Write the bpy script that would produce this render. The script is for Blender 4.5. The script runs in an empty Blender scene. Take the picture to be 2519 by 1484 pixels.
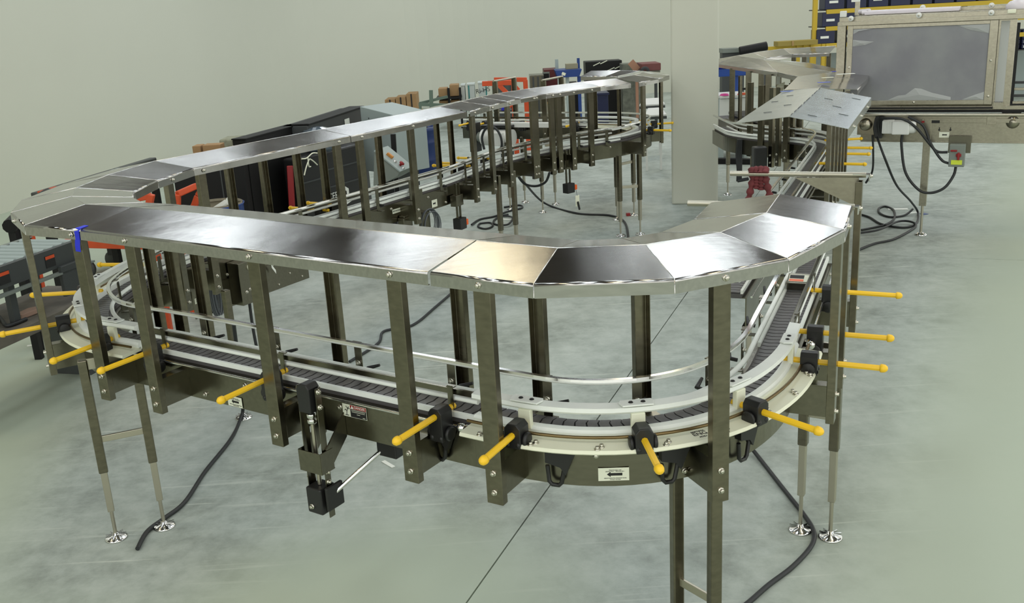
# Factory floor with an overhead-covered chain conveyor.
import bpy, math, random
from mathutils import Vector, Matrix
random.seed(7)
SC = bpy.context.scene
COL = SC.collection
PI = math.pi

# ------------------------------------------------------------------ camera, world, lights, exposure
CAM_H = 2.05
pitch, roll = 0.292456, -0.0571514
fw = Vector((0, math.cos(pitch), -math.sin(pitch)))
up = Vector((0, math.sin(pitch), math.cos(pitch)))
rt = Vector((1, 0, 0))
rt2 = rt * math.cos(roll) + up * math.sin(roll)
up2 = -rt * math.sin(roll) + up * math.cos(roll)
cam_data = bpy.data.cameras.new('camera')
cam = bpy.data.objects.new('camera', cam_data)
COL.objects.link(cam)
M = Matrix((rt2, up2, -fw)).transposed().to_4x4()
M.translation = Vector((0, 0, CAM_H))
cam.matrix_world = M
cam_data.sensor_fit = 'HORIZONTAL'
cam_data.sensor_width = 36.0
cam_data.lens = 2375.7 / 2519 * 36.0
cam_data.clip_start = 0.05
SC.camera = cam

wd = bpy.data.worlds.new('hall_light')
SC.world = wd
wd.use_nodes = True
wd.node_tree.nodes['Background'].inputs[0].default_value = (0.93, 0.94, 0.89, 1)
wd.node_tree.nodes['Background'].inputs[1].default_value = 1.2
SC.view_settings.view_transform = 'Standard'
SC.view_settings.look = 'None'
SC.view_settings.gamma = 1.0
SC.view_settings.exposure = 0.48
SC.view_settings.use_curve_mapping = False
try:
    SC.cycles.use_denoising = True
    SC.cycles.max_bounces = 6
    SC.cycles.sample_clamp_indirect = 4.0
except Exception:
    pass

CEIL = 6.2
LAMPS = []          # (x, y, warm)
for iy in range(-1, 8):
    for ix, xx in enumerate((-9.3, -5.6, -1.9, 1.8, 5.5, 9.2)):
        yy = 0.6 + 3.25 * iy
        if xx < -9.4 + 0.2 * yy + 0.2: continue
        LAMPS.append((xx + 0.9 * (iy % 2), yy, (ix + 2 * iy) % 5 == 3))
def area(name, loc, sx, sy, rz, energy, color):
    l = bpy.data.lights.new(name, 'AREA'); l.shape = 'RECTANGLE'; l.size = sx; l.size_y = sy
    l.energy = energy; l.color = color
    o = bpy.data.objects.new(name, l); o.location = loc; o.rotation_euler = (0, 0, rz); COL.objects.link(o)
    return o
LROT = 1.0
for (lx, ly, warm) in LAMPS:
    for k in (-1, 0, 1):
        area('tube_light', (lx - math.sin(LROT) * 0.36 * k, ly + math.cos(LROT) * 0.36 * k, CEIL - 0.16), 2.3, 0.19, LROT, 10.3 if ly < 18 else 12.6, (1.0, 0.86, 0.58) if warm else (0.88, 0.95, 1.0))

FZ = -0.2           # floor level while building; everything is lifted so that the floor is z = 0 at the end
# ------------------------------------------------------------------ materials
def new_mat(name):
    m = bpy.data.materials.new(name); m.use_nodes = True
    nt = m.node_tree
    return m, nt, nt.nodes['Principled BSDF']
def mat(name, col, rough=0.5, metal=0.0, noise=0.0, nscale=30.0, bump=0.0, coat=0.0, emit=None, spec=0.5):
    m, nt, b = new_mat(name)
    b.inputs['Roughness'].default_value = rough
    b.inputs['Metallic'].default_value = metal
    b.inputs['Specular IOR Level'].default_value = spec
    if coat: b.inputs['Coat Weight'].default_value = coat
    if noise or bump:
        tc = nt.nodes.new('ShaderNodeTexCoord')
        n = nt.nodes.new('ShaderNodeTexNoise'); n.inputs['Scale'].default_value = nscale; n.inputs['Detail'].default_value = 4
        nt.links.new(tc.outputs['Object'], n.inputs['Vector'])
        r = nt.nodes.new('ShaderNodeValToRGB')
        r.color_ramp.elements[0].position = 0.3; r.color_ramp.elements[1].position = 0.7
        r.color_ramp.elements[0].color = (*[c * (1 - noise) for c in col], 1)
        r.color_ramp.elements[1].color = (*[min(1, c * (1 + noise)) for c in col], 1)
        nt.links.new(n.outputs['Fac'], r.inputs['Fac'])
        nt.links.new(r.outputs['Color'], b.inputs['Base Color'])
        if bump:
            bp = nt.nodes.new('ShaderNodeBump'); bp.inputs['Strength'].default_value = bump; bp.inputs['Distance'].default_value = 0.01
            nt.links.new(n.outputs['Fac'], bp.inputs['Height']); nt.links.new(bp.outputs['Normal'], b.inputs['Normal'])
    else:
        b.inputs['Base Color'].default_value = (*col, 1)
    if emit:
        b.inputs['Emission Color'].default_value = (*col, 1); b.inputs['Emission Strength'].default_value = emit
    return m
def brushed(name, col, rough, ang=0.0, sx=2.0, sy=160.0, var=0.10, bump=0.03, wave=0.006):
    """brushed steel: grain streaks run along the angle given, plus the slow waviness of thin sheet"""
    m, nt, b = new_mat(name)
    b.inputs['Metallic'].default_value = 1.0
    tc = nt.nodes.new('ShaderNodeTexCoord')
    mp = nt.nodes.new('ShaderNodeMapping'); mp.inputs['Rotation'].default_value = (0, 0, ang); mp.inputs['Scale'].default_value = (sx, sy, 60.0)
    n = nt.nodes.new('ShaderNodeTexNoise'); n.inputs['Scale'].default_value = 1.0; n.inputs['Detail'].default_value = 3
    n2 = nt.nodes.new('ShaderNodeTexNoise'); n2.inputs['Scale'].default_value = 5.0; n2.inputs['Detail'].default_value = 3
    nt.links.new(tc.outputs['Object'], mp.inputs['Vector']); nt.links.new(mp.outputs['Vector'], n.inputs['Vector'])
    nt.links.new(tc.outputs['Object'], n2.inputs['Vector'])
    mr = nt.nodes.new('ShaderNodeMapRange'); mr.inputs['To Min'].default_value = rough * 0.75; mr.inputs['To Max'].default_value = rough * 1.3
    nt.links.new(n2.outputs['Fac'], mr.inputs['Value']); nt.links.new(mr.outputs['Result'], b.inputs['Roughness'])
    r = nt.nodes.new('ShaderNodeValToRGB')
    r.color_ramp.elements[0].position = 0.25; r.color_ramp.elements[1].position = 0.75
    r.color_ramp.elements[0].color = (*[c * (1 - var) for c in col], 1); r.color_ramp.elements[1].color = (*[min(1, c * (1 + var)) for c in col], 1)
    nt.links.new(n.outputs['Fac'], r.inputs['Fac']); nt.links.new(r.outputs['Color'], b.inputs['Base Color'])
    bp = nt.nodes.new('ShaderNodeBump'); bp.inputs['Strength'].default_value = bump; bp.inputs['Distance'].default_value = 0.002
    bp2 = nt.nodes.new('ShaderNodeBump'); bp2.inputs['Strength'].default_value = 1.0; bp2.inputs['Distance'].default_value = wave
    nt.links.new(n.outputs['Fac'], bp.inputs['Height']); nt.links.new(n2.outputs['Fac'], bp2.inputs['Height'])
    nt.links.new(bp2.outputs['Normal'], bp.inputs['Normal']); nt.links.new(bp.outputs['Normal'], b.inputs['Normal'])
    return m
STEEL = brushed('brushed_cover_steel', (0.46, 0.45, 0.43), 0.17, ang=0.58, wave=0.0012)
_b = STEEL.node_tree.nodes['Principled BSDF']; _a = STEEL.node_tree.nodes.new('ShaderNodeAttribute'); _a.attribute_name = 'across'
_b.inputs['Anisotropic'].default_value = 0.85; STEEL.node_tree.links.new(_a.outputs['Vector'], _b.inputs['Tangent'])
POST = brushed('post_steel', (0.20, 0.182, 0.135), 0.24, sx=24, sy=24, wave=0.0008, var=0.16)
PANEL = brushed('frame_steel', (0.20, 0.187, 0.145), 0.24, sx=6, sy=90, wave=0.001)
MACH = brushed('machine_steel', (0.38, 0.355, 0.28), 0.28, sx=3, sy=80, wave=0.002)
CHROME = mat('polished_steel', (0.72, 0.72, 0.70), 0.14, 1.0)
GALV = mat('galvanised_sheet', (0.50, 0.54, 0.54), 0.27, 1.0, noise=0.14, nscale=9.0)
TUBE = mat('satin_tube', (0.50, 0.47, 0.38), 0.36, 1.0)
WHITE = mat('white_plastic', (0.84, 0.87, 0.82), 0.42, noise=0.03, nscale=14)
CREAM = mat('cream_plastic', (0.80, 0.81, 0.64), 0.48)
BELT = mat('grey_chain', (0.115, 0.108, 0.108), 0.42, noise=0.12, nscale=40)
BELTD = mat('dark_chain_gap', (0.10, 0.094, 0.094), 0.6)
BLACK = mat('black_plastic', (0.012, 0.012, 0.012), 0.42)
YELLOW = mat('yellow_plastic', (0.93, 0.57, 0.018), 0.38)
BRONZE = mat('bronze_rod', (0.20, 0.145, 0.07), 0.35, 1.0)
BOLT = mat('bolt_steel', (0.62, 0.60, 0.52), 0.25, 1.0)
RUBBER = mat('black_rubber', (0.018, 0.020, 0.021), 0.5)
GREYCABLE = mat('grey_cable', (0.10, 0.11, 0.12), 0.45)
LABELW = mat('label_white', (0.74, 0.76, 0.62), 0.5)
INK = mat('black_ink', (0.008, 0.008, 0.008), 0.6)
RED = mat('red_paint', (0.26, 0.006, 0.008), 0.45)
ORANGE = mat('orange_paint', (0.62, 0.075, 0.015), 0.45, noise=0.1, nscale=6)
BLUE = mat('blue_tape', (0.012, 0.025, 0.62), 0.55)
BLUEP = mat('blue_paint', (0.010, 0.045, 0.21), 0.4)
NAVY = mat('navy_plastic', (0.006, 0.010, 0.05), 0.4)
DRUM = mat('blue_drum_plastic', (0.004, 0.022, 0.115), 0.38)
GREYP = mat('grey_paint', (0.19, 0.215, 0.19), 0.5)
DGREY = mat('dark_grey_paint', (0.045, 0.05, 0.05), 0.45)
LGREY = mat('pale_grey_paint', (0.34, 0.40, 0.39), 0.5)
BLACKC = mat('black_cabinet', (0.006, 0.006, 0.006), 0.5, spec=0.3)
CARD = mat('cardboard', (0.36, 0.22, 0.10), 0.8, noise=0.10, nscale=5)
WOOD = mat('pallet_wood', (0.42, 0.27, 0.11), 0.75, noise=0.2, nscale=12)
MAROON = mat('maroon_paint', (0.10, 0.012, 0.012), 0.5)
RACKY = mat('rack_yellow', (0.55, 0.38, 0.02), 0.5)
RACKG = mat('rack_green', (0.12, 0.17, 0.13), 0.55)
PAPER = mat('paper', (0.80, 0.82, 0.76), 0.7)
CLOTH = mat('maroon_cloth', (0.13, 0.025, 0.028), 0.85, noise=0.25, nscale=25, bump=0.5)
FILM = mat('white_film', (0.66, 0.62, 0.66), 0.35)
WHITEP = mat('white_paint', (0.72, 0.73, 0.70), 0.4)
NOTE = mat('yellow_note', (0.62, 0.72, 0.05), 0.6)
ORSW = mat('orange_plastic', (0.80, 0.12, 0.015), 0.4)
WALL = mat('grey_green_wall', (0.58, 0.59, 0.50), 0.85, noise=0.015, nscale=0.6)
CEILM = mat('dark_ceiling', (0.055, 0.043, 0.036), 0.9)
FIXT = mat('lamp_housing', (0.5, 0.5, 0.48), 0.6)

def glass_mat():
    m, nt, b = new_mat('hazy_door_pane')
    tc = nt.nodes.new('ShaderNodeTexCoord')
    n = nt.nodes.new('ShaderNodeTexNoise'); n.inputs['Scale'].default_value = 2.6; n.inputs['Detail'].default_value = 5
    nt.links.new(tc.outputs['Object'], n.inputs['Vector'])
    r = nt.nodes.new('ShaderNodeValToRGB')
    r.color_ramp.elements[0].position = 0.36; r.color_ramp.elements[1].position = 0.72
    r.color_ramp.elements[0].color = (0.205, 0.205, 0.225, 1); r.color_ramp.elements[1].color = (0.285, 0.295, 0.295, 1)
    nt.links.new(n.outputs['Fac'], r.inputs['Fac']); nt.links.new(r.outputs['Color'], b.inputs['Base Color'])
    b.inputs['Roughness'].default_value = 0.32
    b.inputs['Alpha'].default_value = 0.93
    return m
PANE = glass_mat()
def clear_film():
    m, nt, b = new_mat('clear_film')
    b.inputs['Base Color'].default_value = (0.62, 0.64, 0.62, 1); b.inputs['Roughness'].default_value = 0.18; b.inputs['Alpha'].default_value = 0.5
    return m
CLEAR = clear_film()

def floor_mat():
    m, nt, b = new_mat('worn_concrete')
    N = nt.nodes.new; L = nt.links.new
    tc = N('ShaderNodeTexCoord')
    n1 = N('ShaderNodeTexNoise'); n1.inputs['Scale'].default_value = 1.3; n1.inputs['Detail'].default_value = 7; n1.inputs['Roughness'].default_value = 0.62
    n2 = N('ShaderNodeTexNoise'); n2.inputs['Scale'].default_value = 9.0; n2.inputs['Detail'].default_value = 6; n2.inputs['Roughness'].default_value = 0.7
    L(tc.outputs['Object'], n1.inputs['Vector']); L(tc.outputs['Object'], n2.inputs['Vector'])
    # drag marks: stretched noise in two directions
    streaks = []
    for ang, sc, lo in ((0.45, (0.9, 22, 1), 0.66), (-0.75, (1.1, 19, 1), 0.67), (1.15, (0.7, 26, 1), 0.68)):
        mp = N('ShaderNodeMapping'); mp.inputs['Rotation'].default_value = (0, 0, ang); mp.inputs['Scale'].default_value = sc
        L(tc.outputs['Object'], mp.inputs['Vector'])
        s = N('ShaderNodeTexNoise'); s.inputs['Scale'].default_value = 1.0; s.inputs['Detail'].default_value = 2
        L(mp.outputs['Vector'], s.inputs['Vector'])
        r = N('ShaderNodeMapRange'); r.inputs['From Min'].default_value = lo; r.inputs['From Max'].default_value = lo + 0.07
        L(s.outputs['Fac'], r.inputs['Value']); streaks.append(r.outputs['Result'])
    ramp = N('ShaderNodeValToRGB')
    e = ramp.color_ramp.elements
    e[0].position = 0.36; e[0].color = (0.24, 0.27, 0.24, 1)
    e[1].position = 0.64; e[1].color = (0.50, 0.545, 0.50, 1)
    mid = e.new(0.5); mid.color = (0.385, 0.43, 0.39, 1)
    mx = N('ShaderNodeMix'); mx.data_type = 'FLOAT'; mx.inputs[0].default_value = 0.42
    L(n1.outputs['Fac'], mx.inputs[2]); L(n2.outputs['Fac'], mx.inputs[3]); L(mx.outputs[0], ramp.inputs['Fac'])
    cur = ramp.outputs['Color']
    for s in streaks:
        a = N('ShaderNodeMix'); a.data_type = 'RGBA'
        mul = N('ShaderNodeMath'); mul.operation = 'MULTIPLY'; mul.inputs[1].default_value = 0.45
        L(s, mul.inputs[0]); L(mul.outputs[0], a.inputs[0]); L(cur, a.inputs[6]); a.inputs[7].default_value = (0.62, 0.66, 0.59, 1)
        cur = a.outputs[2]
    # invented plain grey-green floor colour, imitating the blanked-out backdrop, fading softly into the concrete
    sep = N('ShaderNodeSeparateXYZ'); L(tc.outputs['Object'], sep.inputs[0])
    def lin(a, bb, c, w):
        """smooth 0..1 ramp of a*x + b*y + c over width w"""
        m1 = N('ShaderNodeMath'); m1.operation = 'MULTIPLY'; m1.inputs[1].default_value = a; L(sep.outputs[0], m1.inputs[0])
        m2 = N('ShaderNodeMath'); m2.operation = 'MULTIPLY_ADD'; m2.inputs[1].default_value = bb; L(sep.outputs[1], m2.inputs[0]); L(m1.outputs[0], m2.inputs[2])
        r = N('ShaderNodeMapRange'); r.interpolation_type = 'SMOOTHSTEP'
        r.inputs['From Min'].default_value = -c; r.inputs['From Max'].default_value = -c + w
        L(m2.outputs[0], r.inputs['Value']); return r.outputs['Result']
    masks = [FILL_EDGES[i] for i in range(len(FILL_EDGES))]
    curm = None
    for (a, bb, c, w) in masks:
        o = lin(a, bb, c, w)
        if curm is None: curm = o
        else:
            mm = N('ShaderNodeMath'); mm.operation = 'MULTIPLY'; L(curm, mm.inputs[0]); L(o, mm.inputs[1]); curm = mm.outputs[0]
    vd = N('ShaderNodeVectorMath'); vd.operation = 'DISTANCE'; L(tc.outputs['Object'], vd.inputs[0]); vd.inputs[1].default_value = (-0.6, 3.25, FZ)  # round spot of the same invented plain fill, near the front
    rd = N('ShaderNodeMapRange'); rd.interpolation_type = 'SMOOTHSTEP'; rd.inputs['From Min'].default_value = 0.40; rd.inputs['From Max'].default_value = 1.15
    L(vd.outputs['Value'], rd.inputs['Value'])
    mm = N('ShaderNodeMath'); mm.operation = 'MULTIPLY'; L(curm, mm.inputs[0]); L(rd.outputs['Result'], mm.inputs[1]); curm = mm.outputs[0]
    fin = N('ShaderNodeMix'); fin.data_type = 'RGBA'
    L(curm, fin.inputs[0]); fin.inputs[6].default_value = (0.42, 0.475, 0.375, 1); L(cur, fin.inputs[7])
    L(fin.outputs[2], b.inputs['Base Color'])
    rr = N('ShaderNodeMapRange'); rr.inputs['To Min'].default_value = 0.48; rr.inputs['To Max'].default_value = 0.72
    L(n2.outputs['Fac'], rr.inputs['Value']); L(rr.outputs['Result'], b.inputs['Roughness'])
    b.inputs['Specular IOR Level'].default_value = 0.35
    bp = N('ShaderNodeBump'); bp.inputs['Strength'].default_value = 0.12; bp.inputs['Distance'].default_value = 0.004
    L(n2.outputs['Fac'], bp.inputs['Height']); L(bp.outputs['Normal'], b.inputs['Normal'])
    return m

# ------------------------------------------------------------------ geometry helpers
def V(p, z=None):
    return Vector((p[0], p[1], p[2] if z is None else z))
class MB:
    def __init__(s): s.v, s.f, s.sm = [], [], []
    def add(s, vs, fs, smooth=False):
        n = len(s.v); s.v += [tuple(v) for v in vs]
        for f in fs: s.f.append(tuple(i + n for i in f)); s.sm.append(smooth)
        return s
    def box(s, c, size, ex=(1, 0, 0), ey=(0, 1, 0), ez=(0, 0, 1)):
        c = Vector(c); ex = Vector(ex) * size[0] / 2; ey = Vector(ey) * size[1] / 2; ez = Vector(ez) * size[2] / 2
        vs = [c + a * ex + b * ey + d * ez for a, b, d in ((-1,-1,-1),(1,-1,-1),(1,1,-1),(-1,1,-1),(-1,-1,1),(1,-1,1),(1,1,1),(-1,1,1))]
        return s.add(vs, [(3,2,1,0),(4,5,6,7),(0,1,5,4),(1,2,6,5),(2,3,7,6),(3,0,4,7)])
    def tube(s, pts, r, n=10, closed=False, caps=True):
        pts = [Vector(p) for p in pts]; m = len(pts); rings = []
        up0 = None
        for i, p in enumerate(pts):
            if closed: t = pts[(i+1) % m] - pts[i-1]
            else: t = pts[min(i+1, m-1)] - pts[max(i-1, 0)]
            if t.length < 1e-9: t = Vector((0,0,1))
            t.normalize()
            if up0 is None:
                up0 = Vector((0,0,1)) if abs(t.z) < 0.9 else Vector((1,0,0))
            a = up0 - t * up0.dot(t)
            if a.length < 1e-6: a = t.orthogonal()
            a.normalize(); b = t.cross(a); up0 = a
            rr = r[i] if isinstance(r, (list, tuple)) else r
            rings.append([p + (a * math.cos(2*PI*k/n) + b * math.sin(2*PI*k/n)) * rr for k in range(n)])
        vs = [v for ring in rings for v in ring]; fs = []
        for i in range(m if closed else m - 1):
            j = (i + 1) % m
            for k in range(n):
                k2 = (k + 1) % n
                fs.append((i*n+k, i*n+k2, j*n+k2, j*n+k))
        s.add(vs, fs, True)
        if caps and not closed:
            s.add(rings[0], [tuple(range(n))[::-1]]); s.add(rings[-1], [tuple(range(n))])
        return s
    def cyl(s, a, b, r, n=12): return s.tube([a, b], r, n)
    def lathe(s, c, prof, ax=(0, 0, 1), n=20):
        c = Vector(c); ax = Vector(ax).normalized(); a = ax.orthogonal().normalized(); b = ax.cross(a)
        vs = [c + ax * h + (a * math.cos(2*PI*k/n) + b * math.sin(2*PI*k/n)) * r for r, h in prof for k in range(n)]
        fs = [(i*n+k, i*n+(k+1) % n, (i+1)*n+(k+1) % n, (i+1)*n+k) for i in range(len(prof)-1) for k in range(n)]
        return s.add(vs, fs, True)
    def prism(s, poly, o, ex, ey, d, ez=None):
        """polygon (2D) in the plane o, ex, ey extruded by d along ez"""
        o = Vector(o); ex = Vector(ex); ey = Vector(ey); ez = Vector(ez) if ez is not None else ex.cross(ey).normalized()
        n = len(poly)
        a = [o + ex * x + ey * y for x, y in poly]; b = [p + ez * d for p in a]
        return s.add(a + b, [tuple(range(n))[::-1], tuple(range(n, 2*n))] + [(i, (i+1) % n, n+(i+1) % n, n+i) for i in range(n)])
    def sweep(s, frames, prof, smooth=False, caps=True):
        """closed profile [(dl, dz)] swept along frames [(point, lateral unit)]"""
        n = len(prof); vs = []
        for p, e in frames:
            for dl, dz in prof: vs.append(Vector((p[0] + e[0]*dl, p[1] + e[1]*dl, dz)))
        fs = [(i*n+k, i*n+(k+1) % n, (i+1)*n+(k+1) % n, (i+1)*n+k) for i in range(len(frames)-1) for k in range(n)]
        s.add(vs, fs, smooth)
        if caps:
            m = len(frames)
            s.add(vs[:n], [tuple(range(n))[::-1]]); s.add(vs[(m-1)*n:], [tuple(range(n))])
        return s
ORG = {}
def link(name, me, parent, loc=None):
    o = bpy.data.objects.new(name, me); COL.objects.link(o)
    if parent is not None:
        o.parent = parent
    return o
def build(name, mb, m, parent=None, bevel=0.0, kind=None, label=None, solid=0.0, seg=2, loc=None):
    org = ORG[parent.name] if parent is not None else Vector((0, 0, 0) if loc is None else loc)
    me = bpy.data.meshes.new(name)
    me.from_pydata([tuple(Vector(v) - org) for v in mb.v], [], mb.f)
    me.polygons.foreach_set('use_smooth', mb.sm)
    me.materials.append(m); me.update()
    o = link(name, me, parent)
    if parent is None:
        o.location = org
    ORG[o.name] = org
    if bevel:
        b = o.modifiers.new('edge', 'BEVEL'); b.width = bevel; b.segments = seg; b.limit_method = 'ANGLE'; b.angle_limit = 0.7
    if solid:
        d = o.modifiers.new('sheet', 'SOLIDIFY'); d.thickness = solid; d.offset = -1
    if kind: o['kind'] = kind
    if label: o['label'] = label
    return o
def tag(o, label, cat, group=None):
    o['label'] = label; o['category'] = cat
    if group: o['group'] = group
    return o
def thing(name, label, cat, loc, group=None):
    o = bpy.data.objects.new(name, None); COL.objects.link(o); o.location = loc
    o.empty_display_size = 0.1
    ORG[o.name] = Vector(loc)
    return tag(o, label, cat, group)
def struct(name, mb, m, **k):
    o = build(name, mb, m, None, **k); o['kind'] = 'structure'; return o
def place(name, me, parent, pos, ax):
    """an object sharing mesh data ME, its +X axis along AX"""
    o = link(name, me, parent)
    ax = Vector(ax).normalized()
    q = Vector((1, 0, 0)).rotation_difference(ax)
    o.rotation_mode = 'QUATERNION'; o.rotation_quaternion = q
    o.location = Vector(pos) - ORG[parent.name]
    ORG[o.name] = Vector(pos)
    return o
def shared_mesh(name, mb, m):
    me = bpy.data.meshes.new(name); me.from_pydata(mb.v, [], mb.f); me.polygons.foreach_set('use_smooth', mb.sm)
    me.materials.append(m); me.update(); return me
# hex bolt with washer, axis +X
_b = MB(); _b.lathe((0, 0, 0), [(0.0001, 0.003), (0.0105, 0.003), (0.0105, 0.0)], (1, 0, 0), 12)
_b.lathe((0, 0, 0), [(0.0, 0.011), (0.0065, 0.011), (0.0072, 0.010), (0.0072, 0.003)], (1, 0, 0), 6)
BOLT_ME = shared_mesh('bolt', _b, BOLT)
_b = MB(); _b.lathe((0, 0, 0), [(0.0, 0.004), (0.006, 0.0035), (0.0085, 0.0)], (1, 0, 0), 10)
SCREW_ME = shared_mesh('screw', _b, BLACK)
def at_depth(x, y, Y):
    """point of the hall at depth Y on the sight line through image pixel (x, y) of the 2519 x 1484 photograph"""
    r = rt2 * ((x - 1259.5) / 2375.7) - up2 * ((y - 742) / 2375.7) + fw
    r = r * (Y / r.y); return (r.x, Y, r.z + CAM_H)
def onp(x, y, a, b):
    """the same line met with the upright plane through A and B"""
    r = rt2 * ((x - 1259.5) / 2375.7) - up2 * ((y - 742) / 2375.7) + fw
    d = (b[0] - a[0], b[1] - a[1]); k = (a[0] * d[1] - a[1] * d[0]) / (r.x * d[1] - r.y * d[0])
    return (r.x * k, r.y * k, r.z * k + CAM_H)
def text_part(name, s, size, m, parent, pos, ex, ey, label=None, extrude=0.0003):
    """raised lettering: centred at POS, reading along EX, upright along EY"""
    ex = Vector(ex).normalized(); ey = (Vector(ey) - ex * Vector(ey).dot(ex)).normalized(); ez = ex.cross(ey)
    cu = bpy.data.curves.new(name, 'FONT'); cu.body = s; cu.size = size; cu.align_x = 'CENTER'; cu.align_y = 'CENTER'; cu.extrude = extrude
    tmp = bpy.data.objects.new(name, cu); COL.objects.link(tmp)
    dg = bpy.context.evaluated_depsgraph_get(); me = bpy.data.meshes.new_from_object(tmp.evaluated_get(dg))
    bpy.data.objects.remove(tmp)
    mw = Matrix((ex, ey, ez)).transposed().to_4x4(); mw.translation = Vector(pos) - ORG[parent.name]
    me.transform(mw); me.materials.clear(); me.materials.append(m)
    o = link(name, me, parent); ORG[o.name] = ORG[parent.name]
    if label: o['label'] = label
    return o
def catmull(pts, k=8, closed=False):
    pts = [Vector(p) for p in pts]; out = []; m = len(pts)
    for i in range(m if closed else m - 1):
        if closed: p0, p1, p2, p3 = pts[i-1], pts[i], pts[(i+1) % m], pts[(i+2) % m]
        else: p0, p1, p2, p3 = pts[max(i-1, 0)], pts[i], pts[i+1], pts[min(i+2, m-1)]
        for j in range(k):
            t = j / k
            out.append(0.5 * ((2*p1) + (p2-p0)*t + (2*p0-5*p1+4*p2-p3)*t*t + (3*p1-p0-3*p2+p3)*t**3))
    if not closed: out.append(pts[-1])
    return out
def cable(name, pts, r, m, label, cat='cable', k=8, parent=None):
    mb = MB().tube(catmull(pts, k), r, 8)
    if parent is not None: return build(name, mb, m, parent, label=label)
    return tag(build(name, mb, m, None, loc=pts[0]), label, cat)

# ------------------------------------------------------------------ the hall: floor, walls, added column, ceiling
FILL_EDGES = [(0.25, 1.0, -2.60, 0.7), (1.0, 0.25, 1.72, 0.6), (-0.86, 0.50, -0.15, 0.9)]  # lines where the worn concrete fades into the invented plain fill
FLOORM = floor_mat()
ja, jb_ = Vector((0.04, 4.061, -0.2)), Vector((1.348, 7.283, -0.2))
jd = (jb_ - ja); jd.z = 0; jd.normalize(); jv = Vector((jd.y, -jd.x, 0))
ju0 = jd.dot(Vector((3.353, 8.215, -0.2)))
sub_ = MB().box((1.5, 9, FZ - 0.06), (36, 44, 0.08))
floor = struct('floor', sub_, mat('joint_filler', (0.06, 0.055, 0.045), 0.9))
vb = [jv.dot(ja) + 7.0 * k for k in range(-3, 4)]
ub = [ju0 + 12.0 * k for k in range(-2, 3)]
GAP = 0.0035
for i in range(len(vb) - 1):
    for j in range(len(ub) - 1):
        c = jv * ((vb[i] + vb[i+1]) / 2) + jd * ((ub[j] + ub[j+1]) / 2)
        if c.x < -15 or c.x > 19 or c.y < -11 or c.y > 33: continue
        build('slab', MB().box((c.x, c.y, FZ - 0.01), (vb[i+1]-vb[i]-2*GAP, ub[j+1]-ub[j]-2*GAP, 0.02), jv, jd), FLOORM, floor)
def wall(name, a, b, z0=FZ, h=3.2, m=WALL, t=0.2):
    a = Vector((*a, 0)); b = Vector((*b, 0)); d = (b - a); L = d.length; d.normalize(); n = Vector((-d.y, d.x, 0))
    return struct(name, MB().box((a + b) / 2 + n * t / 2 + Vector((0, 0, z0 + h / 2)), (L, t, h), d, n), m)
WL = ((-9.2, 1.0), (-4.3, 25.5)); WB = ((-4.3, 25.5), (17.0, 25.5))
WP = [Vector((-10.0, -3.0)), Vector((-8.0, 7.0)), Vector((-6.2, 16.0)), Vector((-4.9, 22.5)), Vector((-1.5, 25.5)), Vector((6.0, 25.5)), Vector((18.0, 25.5))]
def hall_wall(name, i0, i1, z0, z1, m):
    pts = WPS[i0:i1]
    fr = []
    for i, p in enumerate(pts):
        t = pts[min(i + 1, len(pts) - 1)] - pts[max(i - 1, 0)]; t.normalize(); fr.append((p, Vector((-t.y, t.x))))
    return struct(name, MB().sweep(fr, [(0, z0), (0.2, z0), (0.2, z1), (0, z1)], False), m)
WPS = [WP[0]]
for _p, _q in zip(WP, WP[1:]): WPS += [_p.lerp(_q, 0.5), _q]
for _ in range(3):
    _o = [WPS[0]]
    for _p, _q in zip(WPS, WPS[1:]): _o += [_p.lerp(_q, 0.25), _p.lerp(_q, 0.75)]
    WPS = _o + [WPS[-1]]
hall_wall('wall_back', 0, len(WPS), FZ, 4.3, WALL); hall_wall('added_dark_band', 0, len(WPS), 4.3, CEIL, CEILM)  # unseen dark upper band, added so the steel covers reflect darker
col_c = (2.163, 10.927, -0.2)
dcol = Vector((col_c[0], col_c[1], 0)).normalized(); ncol = Vector((dcol.y, -dcol.x, 0))
struct('added_column', MB().box(V(col_c) + dcol * 0.24 + Vector((0, 0, (CEIL - FZ) / 2)), (0.52, 0.46, CEIL - FZ), ncol, dcol), WALL, bevel=0.02)  # invented column, fills the blank strip in the walk-through gap
ceiling = struct('ceiling', MB().box((2, 10.5, CEIL + 0.1), (28, 31, 0.2)), CEILM)
for (lx, ly, warm) in LAMPS:
    ex = Vector((math.cos(LROT), math.sin(LROT), 0)); ey = Vector((-ex.y, ex.x, 0))
    build('light_housing', MB().box((lx, ly, CEIL - 0.06), (2.4, 0.95, 0.12), ex, ey), FIXT, ceiling)

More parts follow.
